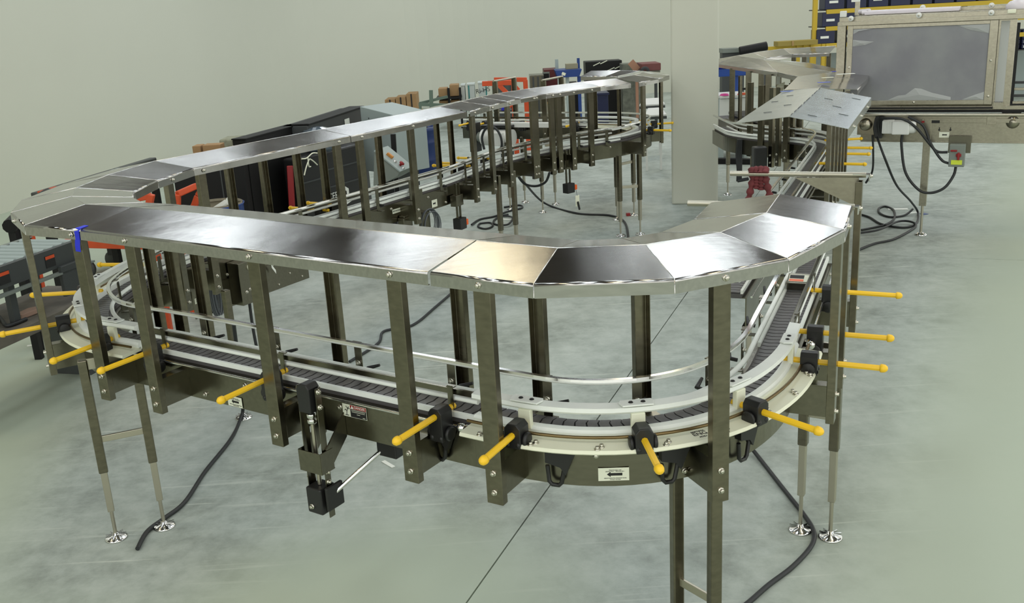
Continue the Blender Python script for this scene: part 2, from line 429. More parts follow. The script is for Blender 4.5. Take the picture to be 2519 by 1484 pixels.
# ------------------------------------------------------------------ the covered conveyor: paths
ZS, ZC, ZR = 1.248, 1.292, 1.332        # skirt bottom, crease, ridge of the covers
HW = 0.265                              # half width of a cover
class Path:
    def __init__(s, pts):
        s.p = [Vector((p[0], p[1])) for p in pts]; s.n = len(s.p)
        s.s = [0.0]
        for i in range(1, s.n): s.s.append(s.s[-1] + (s.p[i] - s.p[i-1]).length)
        s.L = s.s[-1]
        s.e = []
        for i in range(s.n):
            t = s.p[min(i+1, s.n-1)] - s.p[max(i-1, 0)]; t.normalize(); s.e.append(Vector((-t.y, t.x)))
    def at(s, d):
        d = max(0, min(s.L, d))
        for i in range(1, s.n):
            if s.s[i] >= d: break
        f = (d - s.s[i-1]) / max(1e-9, s.s[i] - s.s[i-1])
        p = s.p[i-1].lerp(s.p[i], f); e = s.e[i-1].lerp(s.e[i], f).normalized()
        return p, e, Vector((e.y, -e.x))
    def nearest(s, q):
        q = Vector((q[0], q[1])); best = (1e9, 0, 0)
        for i in range(1, s.n):
            a, b = s.p[i-1], s.p[i]; d = b - a; f = max(0, min(1, (q - a).dot(d) / max(1e-12, d.length_squared)))
            r = (q - a - d * f).length
            if r < best[0]:
                p = a + d * f; best = (r, s.s[i-1] + f * d.length, (q - p).dot(s.e[i-1]))
        return best[1], best[2]
    def frames(s, d0=None, d1=None, step=0.06):
        d0 = 0 if d0 is None else d0; d1 = s.L if d1 is None else d1
        k = max(1, int(abs(d1 - d0) / step)); return [s.at(d0 + (d1 - d0) * i / k)[:2] for i in range(k + 1)]
    def pt(s, d, l, z):
        p, e, t = s.at(d); return Vector((p.x + e.x * l, p.y + e.y * l, z))
def chaikin(pts, it=3):
    pts = [Vector((p[0], p[1])) for p in pts]
    for _ in range(it):
        o = [pts[0]]
        for a, b in zip(pts, pts[1:]): o += [a.lerp(b, 0.25), a.lerp(b, 0.75)]
        pts = o + [pts[-1]]
    return pts
def offset(pts, l):
    """mitred parallel polyline, l > 0 to the left"""
    pts = [Vector((p[0], p[1])) for p in pts]; out = []
    for i, p in enumerate(pts):
        ns = []
        if i > 0: t = (p - pts[i-1]).normalized(); ns.append(Vector((-t.y, t.x)))
        if i < len(pts) - 1: t = (pts[i+1] - p).normalized(); ns.append(Vector((-t.y, t.x)))
        m = sum(ns, Vector((0, 0))).normalized(); out.append(p + m * (l / max(0.5, m.dot(ns[0]))))
    return out
P_LOW = [(1.60, 4.896), (1.033, 3.593)]
P_RC = [(1.033, 3.593), (0.895, 3.272), (0.678, 3.021), (0.424, 2.914), (0.152, 2.937), (-0.105, 3.103)]
P_FRONT = [(-0.105, 3.103), (-1.603, 4.107)]
P_LC = [(-1.603, 4.107), (-1.863, 4.249), (-2.026, 4.496), (-2.11, 4.751), (-2.102, 5.143), (-2.012, 5.60)]
P_MID = [(-2.012, 5.60), (-0.495, 7.994)]
R_S = [(-0.272, 7.851), (-0.095, 8.277), (0.057, 8.585), (0.18, 8.82), (0.426, 9.122), (0.989, 9.622), (1.347, 9.84)]
P_S = [tuple(v) for v in offset(R_S, HW)]
P_S[0] = (-0.495, 7.994); P_S[-1] = (1.18, 10.02)
P_FAR = [(1.18, 10.02), (1.42, 10.36), (1.56, 10.65), (1.56, 10.95), (1.38, 11.22), (1.06, 11.42)]
P_RET = [(1.06, 11.42), (-0.45, 12.29)]
def densify(pts, step=0.12):
    o = []
    for a, b in zip(pts, pts[1:]):
        a = Vector(a); b = Vector(b); k = max(1, int((b - a).length / step)); o += [a.lerp(b, i / k) for i in range(k)]
    return o + [Vector(pts[-1])]
raw = P_LOW[:1] + P_RC + P_LC + P_MID[1:] + P_S[1:] + P_FAR[1:] + P_RET[1:]
MAIN = Path(chaikin(densify(raw, 0.3), 3))
def sub(path, a, b):
    d0, d1 = path.nearest(a)[0], path.nearest(b)[0]
    k = max(2, int(abs(d1 - d0) / 0.05)); return Path([path.at(d0 + (d1 - d0) * i / k)[0] for i in range(k + 1)])

def rect(l0, l1, z0, z1): return [(l0, z0), (l1, z0), (l1, z1), (l0, z1)]
def ring(l, z, r, n=10): return [(l + r * math.cos(2*PI*k/n), z + r * math.sin(2*PI*k/n)) for k in range(n)]

def make_post(root, path, d, side, l=0.250, z0=0.528, z1=1.262, bracket=True, w=0.060, skirt_bolt=True, name='post'):
    """U channel with its web outwards, its bracket to the side panel and its bolts"""
    p, e, t = path.at(d); e3 = Vector((e.x, e.y, 0)) * side; t3 = Vector((t.x, t.y, 0))
    o = Vector((p.x, p.y, 0)) + e3 * l
    th, dep = 0.004, 0.030
    prof = [(-w/2, 0), (w/2, 0), (w/2, -dep), (w/2-th, -dep), (w/2-th, -th), (-w/2+th, -th), (-w/2+th, -dep), (-w/2, -dep)]
    mb = MB().prism(prof, o + Vector((0, 0, z0)), t3, e3, z1 - z0, Vector((0, 0, 1)))
    if bracket:
        br = MB()
        for s in (-1, 1): br.box(o - e3 * ((l - 0.085) / 2 + 0.012) + t3 * s * 0.022 + Vector((0, 0, 0.612)), (0.004, l - 0.085 - 0.02, 0.12), t3, e3)
        br.box(o - e3 * ((l - 0.085) / 2 + 0.012) + Vector((0, 0, 0.673)), (0.048, l - 0.085 - 0.02, 0.004), t3, e3)
    po = build(name, mb, POST, root, bevel=0.002)
    if bracket: build('bracket', br, PANEL, po)
    for z in (0.600, 0.668, 1.268) if skirt_bolt else (0.600, 0.668):
        if z > 1.2: place('bolt', BOLT_ME, po, o + e3 * 0.016 + Vector((0, 0, z)), e3)
        else: place('bolt', BOLT_ME, po, o + Vector((0, 0, z - 0.03)), e3)
    return po
def make_leg(root, x, y, ztop, z_inner=0.27, name='leg', sq=0.040, rz=0.0):
    z_inner -= 0.2 - 0.2 * z_inner / 0.6
    ex = Vector((math.cos(rz), math.sin(rz), 0)); ey = Vector((-ex.y, ex.x, 0))
    lg = build(name, MB().box((x, y, (ztop + z_inner) / 2), (sq, sq, ztop - z_inner), ex, ey), POST, root, bevel=0.005)
    h = z_inner - FZ
    build('stem', MB().box((x, y, FZ + h * 0.72), (sq * 0.74, sq * 0.74, h * 0.60), ex, ey).cyl((x, y, FZ + h * 0.42), (x, y, FZ + 0.02), 0.0085), TUBE, lg, bevel=0.003)
    f = MB().lathe((x, y, FZ), [(0.0, 0.030), (0.012, 0.030), (0.014, 0.019), (0.048, 0.008), (0.051, 0.004), (0.051, 0.0), (0.0, 0.0)], n=24)
    for k in range(10):
        a = 2 * PI * k / 10; d = Vector((math.cos(a), math.sin(a), 0))
        f.box(Vector((x, y, FZ + 0.0155)) + d * 0.031, (0.032, 0.004, 0.008), d, Vector((-d.y, d.x, 0)))
    build('foot', f, CHROME, lg)
    return lg
def make_brace(root, a, b, z, name='cross_brace', h=0.03):
    a = V(a, z); b = V(b, z); d = b - a; L = d.length - 0.03; d.normalize()
    return build(name, MB().box((a + b) / 2, (L, 0.012, h), d, Vector((-d.y, d.x, 0))), TUBE, root, bevel=0.002)
def make_clamp(root, path, d, side=1, z=0.748, l_in=0.055, l_out=0.335, lb=0.115, low=False, rod=True):
    """black clamp block with a yellow adjusting rod through it"""
    p, e, t = path.at(d); e3 = Vector((e.x, e.y, 0)) * side; t3 = Vector((t.x, t.y, 0)); o = Vector((p.x, p.y, 0))
    z0, z1 = (0.655, 0.775) if low else (0.700, 0.785)
    b = MB()
    poly = [(-0.026, z0), (0.026, z0), (0.029, z0 + 0.03), (0.029, z1 - 0.016), (0.016, z1), (-0.016, z1), (-0.029, z1 - 0.016), (-0.029, z0 + 0.03)]
    b.prism(poly, o + e3 * lb, t3, Vector((0, 0, 1)), 0.062, e3)
    b.lathe(o + e3 * (lb + 0.031) + Vector((0, 0, z0 + 0.026)) - t3 * 0.045, [(0, 0), (0.024, 0), (0.026, 0.006), (0.026, 0.012), (0.02, 0.016), (0.02, 0.074), (0.026, 0.078), (0.026, 0.088), (0, 0.09)], t3, 14)
    blk = build('clamp_block', b, BLACK, root, bevel=0.003)
    if rod:
        y = MB(); n = 8
        y.tube([o + e3 * l_in + Vector((0, 0, z)), o + e3 * (l_out - 0.006) + Vector((0, 0, z - 0.004))], 0.0112, n); y.sm = [False] * len(y.sm)
        c = o + e3 * l_out + Vector((0, 0, z - 0.004))
        y.lathe(c - e3 * 0.006, [(0.0, 0.022), (0.008, 0.020), (0.014, 0.012), (0.0155, 0.004), (0.0155, -0.004), (0.012, -0.006)], e3, 12)
        build('adjuster_rod', y, YELLOW, blk, label='yellow plastic rod with a ball end')
    for k in (-1, 1): place('screw', SCREW_ME, blk, o + e3 * (lb + 0.062) + t3 * 0.019 * k + Vector((0, 0, z0 + 0.014)), e3)
    return blk
def make_rail_bracket(root, path, d, side, z0=0.69, z1=0.838, l=0.098):
    """slotted steel plate carrying the tube rail, with a black lever on its back"""
    p, e, t = path.at(d); e3 = Vector((e.x, e.y, 0)) * side; t3 = Vector((t.x, t.y, 0)); o = Vector((p.x, p.y, 0)) + e3 * l
    mb = MB().prism([(-0.017, z0), (0.017, z0), (0.017, z1 - 0.01), (0.012, z1), (-0.012, z1), (-0.017, z1 - 0.01)], o, t3, Vector((0, 0, 1)), 0.004, e3)
    mb.box(o + e3 * -0.010 + Vector((0, 0, z1 + 0.012)), (0.042, 0.030, 0.003), t3, e3)
    mb.box(o + e3 * 0.022 + Vector((0, 0, z0 - 0.01)), (0.034, 0.05, 0.004), t3, e3)
    br = build('rail_bracket', mb, PANEL, root)
    place('bolt', BOLT_ME, br, o - e3 * 0.001 + Vector((0, 0, (z0 + z1) / 2)), -e3)
    lv = MB().tube([o + e3 * 0.02 + Vector((0, 0, z0 + 0.03)), o + e3 * 0.05 + Vector((0, 0, z0 + 0.034)), o + e3 * 0.062 - t3 * 0.05 + Vector((0, 0, z0 + 0.05))], [0.008, 0.009, 0.006], 8)
    build('lever', lv, BLACK, br)
    return br

def conveyor(root, path, deck=False, panel_gap=None, strips=True, inner_rail=True, outer_rail='straight', side=1, slats=True, ends=None, fine=True):
    """belt, wear strips, side panels and guide rails of one conveyor section; side=+1: the handle side is to the left"""
    s = side
    fr = path.frames(step=0.05 if fine else 0.12)
    fr = [(p, e * s) for p, e in fr]
    for q in (-1, 1):
        mb = MB().sweep(fr, rect(q * 0.086 - 0.003, q * 0.086 + 0.003, 0.552, 0.690) if q > 0 else rect(-0.089, -0.083, 0.552, 0.690))
        mb.sweep(fr, rect(q * 0.078 - 0.011, q * 0.078 + 0.011, 0.690, 0.694))
        mb.sweep(fr, rect(q * 0.079 - 0.010, q * 0.079 + 0.010, 0.549, 0.552))
        build('side_panel', mb, PANEL, root)
    build('belt_bed', MB().sweep(fr, rect(-0.066, 0.066, 0.690, 0.712)), BELTD, root)
    if slats:
        mb = MB(); k = int(path.L / 0.040)
        for i in range(k):
            p, e, t = path.at((i + 0.5) * path.L / k); e3 = Vector((e.x, e.y, 0)); t3 = Vector((t.x, t.y, 0)); c = Vector((p.x, p.y, 0.7145))
            L = path.L / k * 0.988
            pl = [(-L/2, -0.056), (L/2 - 0.006, -0.056), (L/2, -0.03), (L/2 - 0.006, 0), (L/2, 0.03), (L/2 - 0.006, 0.056), (-L/2, 0.056), (-L/2 + 0.006, 0.03), (-L/2, 0), (-L/2 + 0.006, -0.03)]
            mb.prism(pl, c, t3, e3, 0.005)
        build('chain_plates', mb, BELT, root, kind='stuff')
    if strips:
        for q in (-1, 1):
            build('wear_strip', MB().sweep(fr, rect(q*0.066 - 0.006, q*0.066 + 0.006, 0.712, 0.731)), WHITE, root)
    # rails on the plain side (no handles): a low white tube and a high white tube
    lo = -0.076
    if inner_rail:
        rl = build('guide_rail', MB().sweep(fr, ring(lo, 0.750, 0.010), True), WHITE, root)
        rh = MB().sweep(fr, ring(lo, 0.846, 0.0085), True)
        gr_ = build('guide_rail', rh, WHITE, root)
        build('rail_cap', MB().sweep(fr, [(lo - 0.0095, 0.848), (lo + 0.0095, 0.848), (lo + 0.008, 0.857), (lo - 0.008, 0.857)]), CHROME, gr_)
    if outer_rail == 'straight':
        build('guide_rail', MB().sweep(fr, rect(0.050, 0.060, 0.792, 0.812)).sweep(fr, ring(0.048, 0.802, 0.0075, 8), True), PANEL, root)
        build('guide_rail', MB().sweep(fr, ring(0.054, 0.777, 0.009, 8), True), WHITE, root)
        build('drive_rod', MB().sweep(fr, ring(0.112, 0.700, 0.0055, 8), True), CHROME, root)
    elif outer_rail == 'curve':
        build('curve_deck', MB().sweep(fr, [(0.070, 0.706), (0.172, 0.700), (0.177, 0.705), (0.172, 0.715), (0.070, 0.722)]), CREAM, root, label='cream plastic curved deck with bolt heads')
        build('guide_curve', MB().sweep(fr, [(0.050, 0.716), (0.084, 0.716), (0.088, 0.734), (0.082, 0.744), (0.054, 0.744)]), WHITE, root)
        build('guide_curve', MB().sweep(fr, [(0.046, 0.800), (0.084, 0.800), (0.092, 0.808), (0.090, 0.822), (0.050, 0.826)]), WHITE, root, label='upper white curved guide')
        build('drive_rod', MB().sweep(fr, ring(0.124, 0.738, 0.0058, 8), True), BRONZE, root, label='bent bronze rod')
def standoff(root, path, d):
    p, e, t = path.at(d); e3 = Vector((e.x, e.y, 0)); t3 = Vector((t.x, t.y, 0)); c = Vector((p.x, p.y, 0))
    so = build('standoff_block', MB().box(c + e3 * 0.082 + Vector((0, 0, 0.768)), (0.046, 0.020, 0.066), t3, e3), CREAM, root, bevel=0.003)
    tab = build('guide_tab', MB().prism([(-0.05, 0.046), (0.05, 0.046), (0.058, 0.062), (0.05, 0.094), (-0.05, 0.094), (-0.058, 0.062)], c + Vector((0, 0, 0.826)), t3, e3, 0.006), WHITE, root, bevel=0.002)
    for k in (-1, 1): place('screw', SCREW_ME, tab, c + e3 * 0.070 + t3 * 0.02 * k + Vector((0, 0, 0.832)), (0, 0, 1))
    return so
def ear(root, path, d, l=0.098):
    """black plastic loop hanging under the curve deck"""
    p, e, t = path.at(d); e3 = Vector((e.x, e.y, 0)); t3 = Vector((t.x, t.y, 0)); o = Vector((p.x, p.y, 0)) + e3 * l
    out = [(-0.062, 0.698), (0.050, 0.698), (0.050, 0.640), (0.045, 0.585), (0.038, 0.558), (-0.004, 0.556), (-0.016, 0.600), (-0.040, 0.655)]
    inn = [(0.000, 0.620), (0.034, 0.620), (0.030, 0.575), (0.006, 0.573)]
    mb = MB()
    bm_o = [(-0.062, 0.698), (0.050, 0.698), (0.050, 0.640), (0.000, 0.626), (-0.018, 0.600), (-0.040, 0.655)]
    mb.prism(bm_o, o, t3, Vector((0, 0, 1)), 0.026, e3)
    mb.tube([o + e3 * 0.013 + t3 * x + Vector((0, 0, z)) for x, z in ((-0.012, 0.625), (0.000, 0.566), (0.010, 0.556), (0.032, 0.557), (0.042, 0.568), (0.046, 0.625))], 0.0075, 8)
    return build('hand_loop', mb, BLACK, root)

# ------------------------------------------------------------------ the covers
def cover(name, label, centre, left=None, right=None, m=STEEL, group=None, zr=None, zc=None, zs=None, bolts=(), hwl=HW, hwr=HW, seam=0.0015):
    zr = zr or ZR; zc = zc or ZC; zs = zs or ZS
    c = [Vector((p[0], p[1])) for p in centre]
    L = [Vector((p[0], p[1])) for p in left] if left else offset(c, hwl)
    R = [Vector((p[0], p[1])) for p in right] if right else offset(c, -hwr)
    root = thing(name, label, 'metal cover', (c[0].x, c[0].y, zs), group)
    for S in (L, R):
        for i in range(len(c) - 1):
            vs = []
            for k, j in ((0, i), (1, i + 1)):
                a, b = c[j], S[j]
                if seam:
                    sh = (c[i+1] - c[i]).normalized() * seam * (1 if k == 0 else -1)
                    a = a + sh; b = b + sh
                d = (b - a); w = d.length; d.normalize()
                sl = (zr - zc) / max(0.05, w)
                vs.append([Vector((a.x, a.y, zr)), Vector((b.x - d.x*0.007, b.y - d.y*0.007, zc + 0.007 * sl)), Vector((b.x - d.x*0.0035, b.y - d.y*0.0035, zc - 0.0012)),
                           Vector((b.x - d.x*0.0008, b.y - d.y*0.0008, zc - 0.0045)), Vector((b.x, b.y, zc - 0.008)), Vector((b.x, b.y, zs)), Vector((b.x - d.x*0.010, b.y - d.y*0.010, zs))])
            mb = MB(); n = 7
            fs = [(k, k+1, n+k+1, n+k) for k in range(n-1)]
            # outward faces
            v0 = vs[0] + vs[1]
            nrm = (v0[1] - v0[0]).cross(v0[n] - v0[0])
            if nrm.z < 0: fs = [f[::-1] for f in fs]
            mb.add(v0, fs, False)
            mb.sm = [False, True, True, True, False, False]
            po = build('panel', mb, m, root, solid=0.002)
            if m == STEEL:      # the sheet is brushed along the run, so highlights stretch across it
                at_ = po.data.attributes.new('across', 'FLOAT_VECTOR', 'FACE')
                ac = (v0[1] - v0[0]).normalized(); at_.data.foreach_set('vector', [x for _ in fs for x in ac])
    fold = MB(); fold.tube([Vector((p.x, p.y, zr - 0.0004)) for p in c], 0.0016, 6)
    for S in (L, R):
        for i in range(1, len(c) - 1):
            a, b = Vector((c[i].x, c[i].y, zr)), Vector((S[i].x, S[i].y, zc)); d = (b - a)
            fold.tube([a + d * 0.005, a + d * 0.985, Vector((S[i].x, S[i].y, zs + 0.002))], 0.0014, 6)
    build('weld_seam', fold, CHROME, root)
    return root

# ------------------------------------------------------------------ build the main conveyor, section by section
SEC = {}
def section(key, label, a, b, **k):
    pth = sub(MAIN, a, b)
    r = thing('conveyor_section', label, 'conveyor', (pth.p[0].x, pth.p[0].y, 0.6))
    conveyor(r, pth, **k); SEC[key] = (r, pth); return r
section('low', 'short conveyor run past the right bend, ending in a plate with an orange sticker', P_LOW[0], P_RC[0])
section('rc', 'right-hand curved conveyor with a cream deck and white guides nearest the camera', P_RC[0], P_RC[-1], outer_rail='curve', strips=False)
section('front', 'long straight front conveyor with a red and black warning sticker on its side', P_FRONT[0], P_FRONT[1])
section('lc', 'curved conveyor at the left end with white curved guides', P_LC[0], P_LC[-1], outer_rail='curve', strips=False)
section('mid', 'straight conveyor behind the front one, climbing away with a cable coil on its side', P_MID[0], P_MID[1])
section('s', 'gently bending far conveyor with dense dark posts left of the gap', P_MID[1], P_FAR[0])
section('far', 'tight far return bend of the conveyor beside the added grey column', P_FAR[0], P_FAR[-1], outer_rail='curve', strips=False)
section('ret', 'rearmost conveyor run with a white motor and white double rails', P_RET[0], P_RET[1])
def owner(q):
    best = None
    for k, (r, p) in SEC.items():
        d, l = p.nearest(q); pt = p.at(d)[0]; dist = (Vector((q[0], q[1])) - pt).length
        if best is None or dist < best[0]: best = (dist, r, p, d, l)
    return best[1:]
POSTS = [(-1.795, 3.898, 0.528), (-1.508, 3.717, 0.528), (-0.913, 3.342, 0.528), (-0.372, 2.99, 0.528), (-0.09, 2.8, 0.528), (0.625, 2.717, 0.528), (1.17, 3.275, 0.528),
         (-0.712,3.829), (-0.177,3.476), (0.109,3.288), (0.463,3.11), (-1.668,4.458), (-1.542,4.376), (-1.398,4.281),
         (-2.188, 4.3, 1.15),
         (-1.688, 5.541, 1.248), (-1.834, 5.263, 1.248), (-1.045, 6.512, 1.248), (-0.908, 6.706, 1.248), (-0.584, 7.195, 1.248), (-0.288, 8.021, 0.528), (-0.143, 8.353, 0.528), (-0.016, 8.679, 0.528),
         (0.288, 8.996, 0.528), (0.552, 9.114, 0.528), (0.811, 9.24, 0.528), (1.063, 9.323, 0.528), (1.525, 9.932, 0.528), (1.753, 10.922, 0.528),
         (-1.823, 6.365), (-1.658, 6.625), (-1.484, 6.901), (-1.341, 7.126), (-0.992, 7.676),
         (-0.522, 8.418), (-0.386, 8.633),
         (0.168, 9.148), (0.39, 9.431), (0.671, 9.79), (0.974, 10.178), (1.303, 10.599)]
for q in POSTS:
    r, p, d, l = owner(q)
    make_post(r, p, d, 1 if l > 0 else -1)
for (q, z1) in (((1.336, 3.597, 0.528), 1.235), ((1.623, 4.251, 0.528), 1.235)):     # the two posts of the uncovered walk-through
    r, p, d, l = owner(q); make_post(r, p, d, 1, z1=z1, skirt_bolt=False)
r, p = SEC['ret']
for dd in (0.5, 1.15): 
    make_post(r, p, dd, 1, z1=1.25, skirt_bolt=False); make_post(r, p, dd, -1, z1=1.25, skirt_bolt=False)
    e = p.at(dd)[1]; make = MB().tube([p.pt(dd, 0.27, 1.256), p.pt(dd, -0.27, 1.256)], 0.012, 10); build('cross_bar', make, TUBE, r)
# clamps with yellow rods: (inner end, ball)
HANDLES = [((-1.798,4.061),(-1.944,3.852)), ((-1.563,3.983),(-1.681,3.695)), ((-1.0,3.528),(-1.084,3.295)), ((-0.281,3.103),(-0.397,2.854)),
           ((-0.02,2.929),(-0.126,2.683)), ((0.398,2.855),(0.405,2.551)), ((0.826,2.994),(0.94,2.755)), ((1.092,3.387),(1.323,3.242)),
           ((1.227,3.691),(1.467,3.547)), ((1.467,4.238),(1.719,4.087)), ((-2.162,4.439),(-2.368,4.281)), ((-2.362,4.976),(-2.546,4.952)), ((-2.295,5.585),(-2.424,5.576)),
           ((-1.561, 6.976, 0.748), (-1.603, 7.065, 0.745)), ((-1.449, 7.177, 0.748), (-1.51, 7.227, 0.745)), ((-0.609, 8.768, 0.748), (-0.672, 8.762, 0.745)), ((-0.562, 8.923, 0.748), (-0.609, 8.886, 0.745)), ((-0.44, 9.187, 0.748), (-0.498, 9.177, 0.745))]
for a, b in HANDLES:
    r, p, d, l = owner(b)
    curve = r in (SEC['rc'][0], SEC['lc'][0])
    make_clamp(r, p, d, 1, l_out=min(0.43, max(0.30, abs(l))), lb=0.118 if curve else 0.105, low=not curve)
    if curve: standoff(r, p, d)
    else:
        p0, e0, t0 = p.at(d); e3 = Vector((e0.x, e0.y, 0)); t3 = Vector((t0.x, t0.y, 0))
        build('rail_hanger', MB().box(p.pt(d, 0.070, 0.785), (0.022, 0.004, 0.085), t3, e3).box(p.pt(d, 0.063, 0.822), (0.03, 0.02, 0.004), t3, e3), PANEL, r)
r, p = SEC['ret']
for x, y in ((1167,299), (1208,301), (1245,302), (1323,307)):
    pass
for dd in (0.15, 0.52, 0.86, 1.12, 1.38, 1.6): make_clamp(r, p, dd, 1, l_out=0.38, low=True)
r, p = SEC['far']
for dd in (0.5, 0.95, 1.25): make_clamp(r, p, min(dd, p.L - 0.05), -1, l_out=0.36); 
# loops under the right curve, rail brackets, legs
r, p = SEC['rc']
for q in ((0.088,2.70), (0.545,2.66), (0.86,2.86)): ear(r, p, p.nearest(q)[0])
fr_r, fr_p = SEC['front']
ear(fr_r, fr_p, fr_p.nearest((-0.236, 3.126, 0.6))[0], 0.094)
def brackets(key, n, side=-1):
    r, p = SEC[key]
    for k in range(n): make_rail_bracket(r, p, (k + 0.5) * p.L / n, side)
brackets('front', 4); brackets('rc', 4); brackets('lc', 3); brackets('mid', 7); brackets('s', 7); brackets('low', 3); brackets('far', 2); brackets('ret', 4)
for key in ('front', 'mid', 's', 'low', 'rc', 'lc'):
    r, p = SEC[key]
    n = int(p.L / 0.23)
    for k in range(n):
        for sd in (1, -1):
            pos = p.pt((k + 0.4) * p.L / n, sd * 0.0895, 0.575 if k % 2 else 0.66); e = p.at((k + 0.4) * p.L / n)[1] * sd
            place('bolt', BOLT_ME, r, pos, (e.x, e.y, 0))
r, p = SEC['rc']
for k in range(9):
    pos = p.pt((k + 0.5) * p.L / 9, 0.148, 0.7165); place('bolt', BOLT_ME, r, pos, (0, 0, 1))
    pos = p.pt((k + 0.5) * p.L / 9 + 0.01, 0.163, 0.7155); place('bolt', BOLT_ME, r, pos, (0, 0, 1))
def legs(key, pts, ztop=0.6, brace=None, zi=0.27, rz=0.0):
    r = SEC[key][0]; out = []
    for q in pts: make_leg(r, q[0], q[1], ztop, zi, rz=rz)
    if brace:
        for z in brace: make_brace(r, pts[0], pts[1], z)
        if key in ('lc', 'rc'): make_brace(r, pts[0], pts[1], 0.66, h=0.05)
legs('lc', [(-1.902, 4.021, -0.2), (-1.705, 4.103, -0.2)], ztop=0.685, brace=[0.30], zi=0.255, rz=0.4)
legs('rc', [(1.204, 3.746, -0.2), (1.313, 3.676, -0.2)], ztop=0.685, brace=[0.36], zi=0.31, rz=-0.55)
legs('rc', [(0.526,2.975), (0.627,2.835)], ztop=0.685, brace=[0.095], zi=0.02, rz=0.25)
legs('front', [(-1.646, 5.375, -0.2)], rz=-0.58)
legs('mid', [(-0.063, 8.507, 0.55), (0.075, 8.715, 0.55)], ztop=0.66, rz=1.0)
legs('s', [(1.138, 9.542, 0.55), (1.34, 9.563, 0.6)], ztop=0.62, brace=[0.30], rz=0.7)
legs('s', [(1.201, 10.334, -0.2), (1.408, 10.516, -0.2)], brace=[0.40], rz=0.7)
legs('ret', [(0.229, 11.608, -0.2), (0.587, 11.372, -0.2)], rz=-0.5)
legs('s', [(0.044, 11.185, -0.2), (0.417, 10.958, -0.2)], rz=0.7)
# end plate with its sticker on the short run
r, p = SEC['low']
dd = p.nearest((1.379, 4.286, 0.76))[0]; p0, e0, t0 = p.at(dd); e3 = Vector((e0.x, e0.y, 0)); t3 = Vector((t0.x, t0.y, 0))
ep = build('end_plate', MB().prism([(0, 0.728), (0.010, 0.765), (-0.075, 0.790), (-0.085, 0.755)], p.pt(dd, -0.060, 0), t3, Vector((0, 0, 1)), 0.120, e3), PANEL, r, bevel=0.002)
nrm = Vector((0, 0, 1)); sl = (t3 * -0.085 + Vector((0, 0, 0.025))).normalized()
o = p.pt(dd, 0, 0) + t3 * -0.030 + Vector((0, 0, 0.778))
nn = sl.cross(e3); nn = nn if nn.z > 0 else -nn
st = MB().box(o - e3 * 0.017 * 0 + nn * 0.0004, (0.105, 0.060, 0.0006), e3, sl, nn)
stk = build('sticker', st, LABELW, ep)
build('sticker_panel', MB().box(o - e3 * 0.018 + sl * 0.012 + nn * 0.001, (0.064, 0.030, 0.0006), e3, sl, nn), INK, ep)
build('sticker_panel', MB().box(o - e3 * 0.018 - sl * 0.018 + nn * 0.001, (0.064, 0.018, 0.0006), e3, sl, nn), ORSW, ep)

# stickers on the front conveyor and the right curve
def side_frame(p, d, z, l=0.0905):
    p0, e0, t0 = p.at(d); return p.pt(d, l, z), Vector((-t0.x, -t0.y, 0)), Vector((e0.x, e0.y, 0))
UPV = Vector((0, 0, 1))
def arrow_label(root, o, ex, n, w, h, left=True, lines=True):
    lb = build('direction_label', MB().box(o, (w, 0.0008, h), ex, n, UPV), LABELW, root, label='cream label with a black arrow')
    s = -1 if left else 1
    pl = [(s*w*0.22, 0), (s*w*0.10, h*0.20), (s*w*0.10, h*0.10), (-s*w*0.28, h*0.10), (-s*w*0.28, -h*0.10), (s*w*0.10, -h*0.10), (s*w*0.10, -h*0.20)]
    build('arrow', MB().prism(pl, o + n * 0.0006, ex, UPV, 0.0006, n), INK, lb)
    if lines:
        for txt, dz, sz in (('Multi-Conveyor, LLC', 0.33, 0.10), ('JOB NO. 4774-1   MACHINE NO. 1', 0.22, 0.09), ('ARROW INDICATES, CONVEYOR TRAVEL', -0.30, 0.085), ('Conveyor Top Model', -0.40, 0.085)):
            text_part('lettering', txt, h * sz, INK, lb, o + n * 0.0012 + UPV * dz * h + ex * w * 0.05, ex, UPV)
    return lb
r, p = SEC['rc']
o, ex, n = side_frame(p, p.nearest((0.292, 2.82, 0.6))[0], 0.593, 0.0915)
arrow_label(r, o, ex, n, 0.100, 0.046)
r, p = SEC['front']
o, ex, n = side_frame(p, p.nearest((-1.16, 3.698, 0.58))[0], 0.575, 0.0925)
arrow_label(r, o, ex, n, 0.085, 0.045)
o, ex, n = side_frame(p, p.nearest((-0.576, 3.376, 0.66))[0], 0.655, 0.0920)
dg = build('warning_sticker', MB().box(o, (0.118, 0.0008, 0.050), ex, n, UPV), LABELW, r, label='white, red and black warning sticker')
build('sticker_panel', MB().box(o + ex * 0.0185 + n * 0.0006 - UPV * 0.0078, (0.078, 0.0008, 0.0315), ex, n, UPV), INK, dg)
build('sticker_panel', MB().box(o + ex * 0.0185 + n * 0.0006 + UPV * 0.0165, (0.078, 0.0008, 0.0145), ex, n, UPV), RED, dg)
text_part('lettering', 'DANGER', 0.0135, PAPER, dg, o + ex * 0.026 + n * 0.0012 + UPV * 0.0165, ex, UPV)
build('warning_triangle', MB().prism([(-0.007, -0.0055), (0.007, -0.0055), (0, 0.0065)], o - ex * 0.010 + n * 0.0011 + UPV * 0.0165, ex, UPV, 0.0005, n), PAPER, dg)
for k, (w, dz) in enumerate(((0.068, 0.004), (0.064, -0.002), (0.016, -0.010), (0.012, -0.019))):
    build('printed_line', MB().box(o + ex * (0.0185 if k < 3 else 0.045) + n * 0.0011 + UPV * dz, (w, 0.0005, 0.0017), ex, n, UPV), LABELW, dg)
ic = MB()
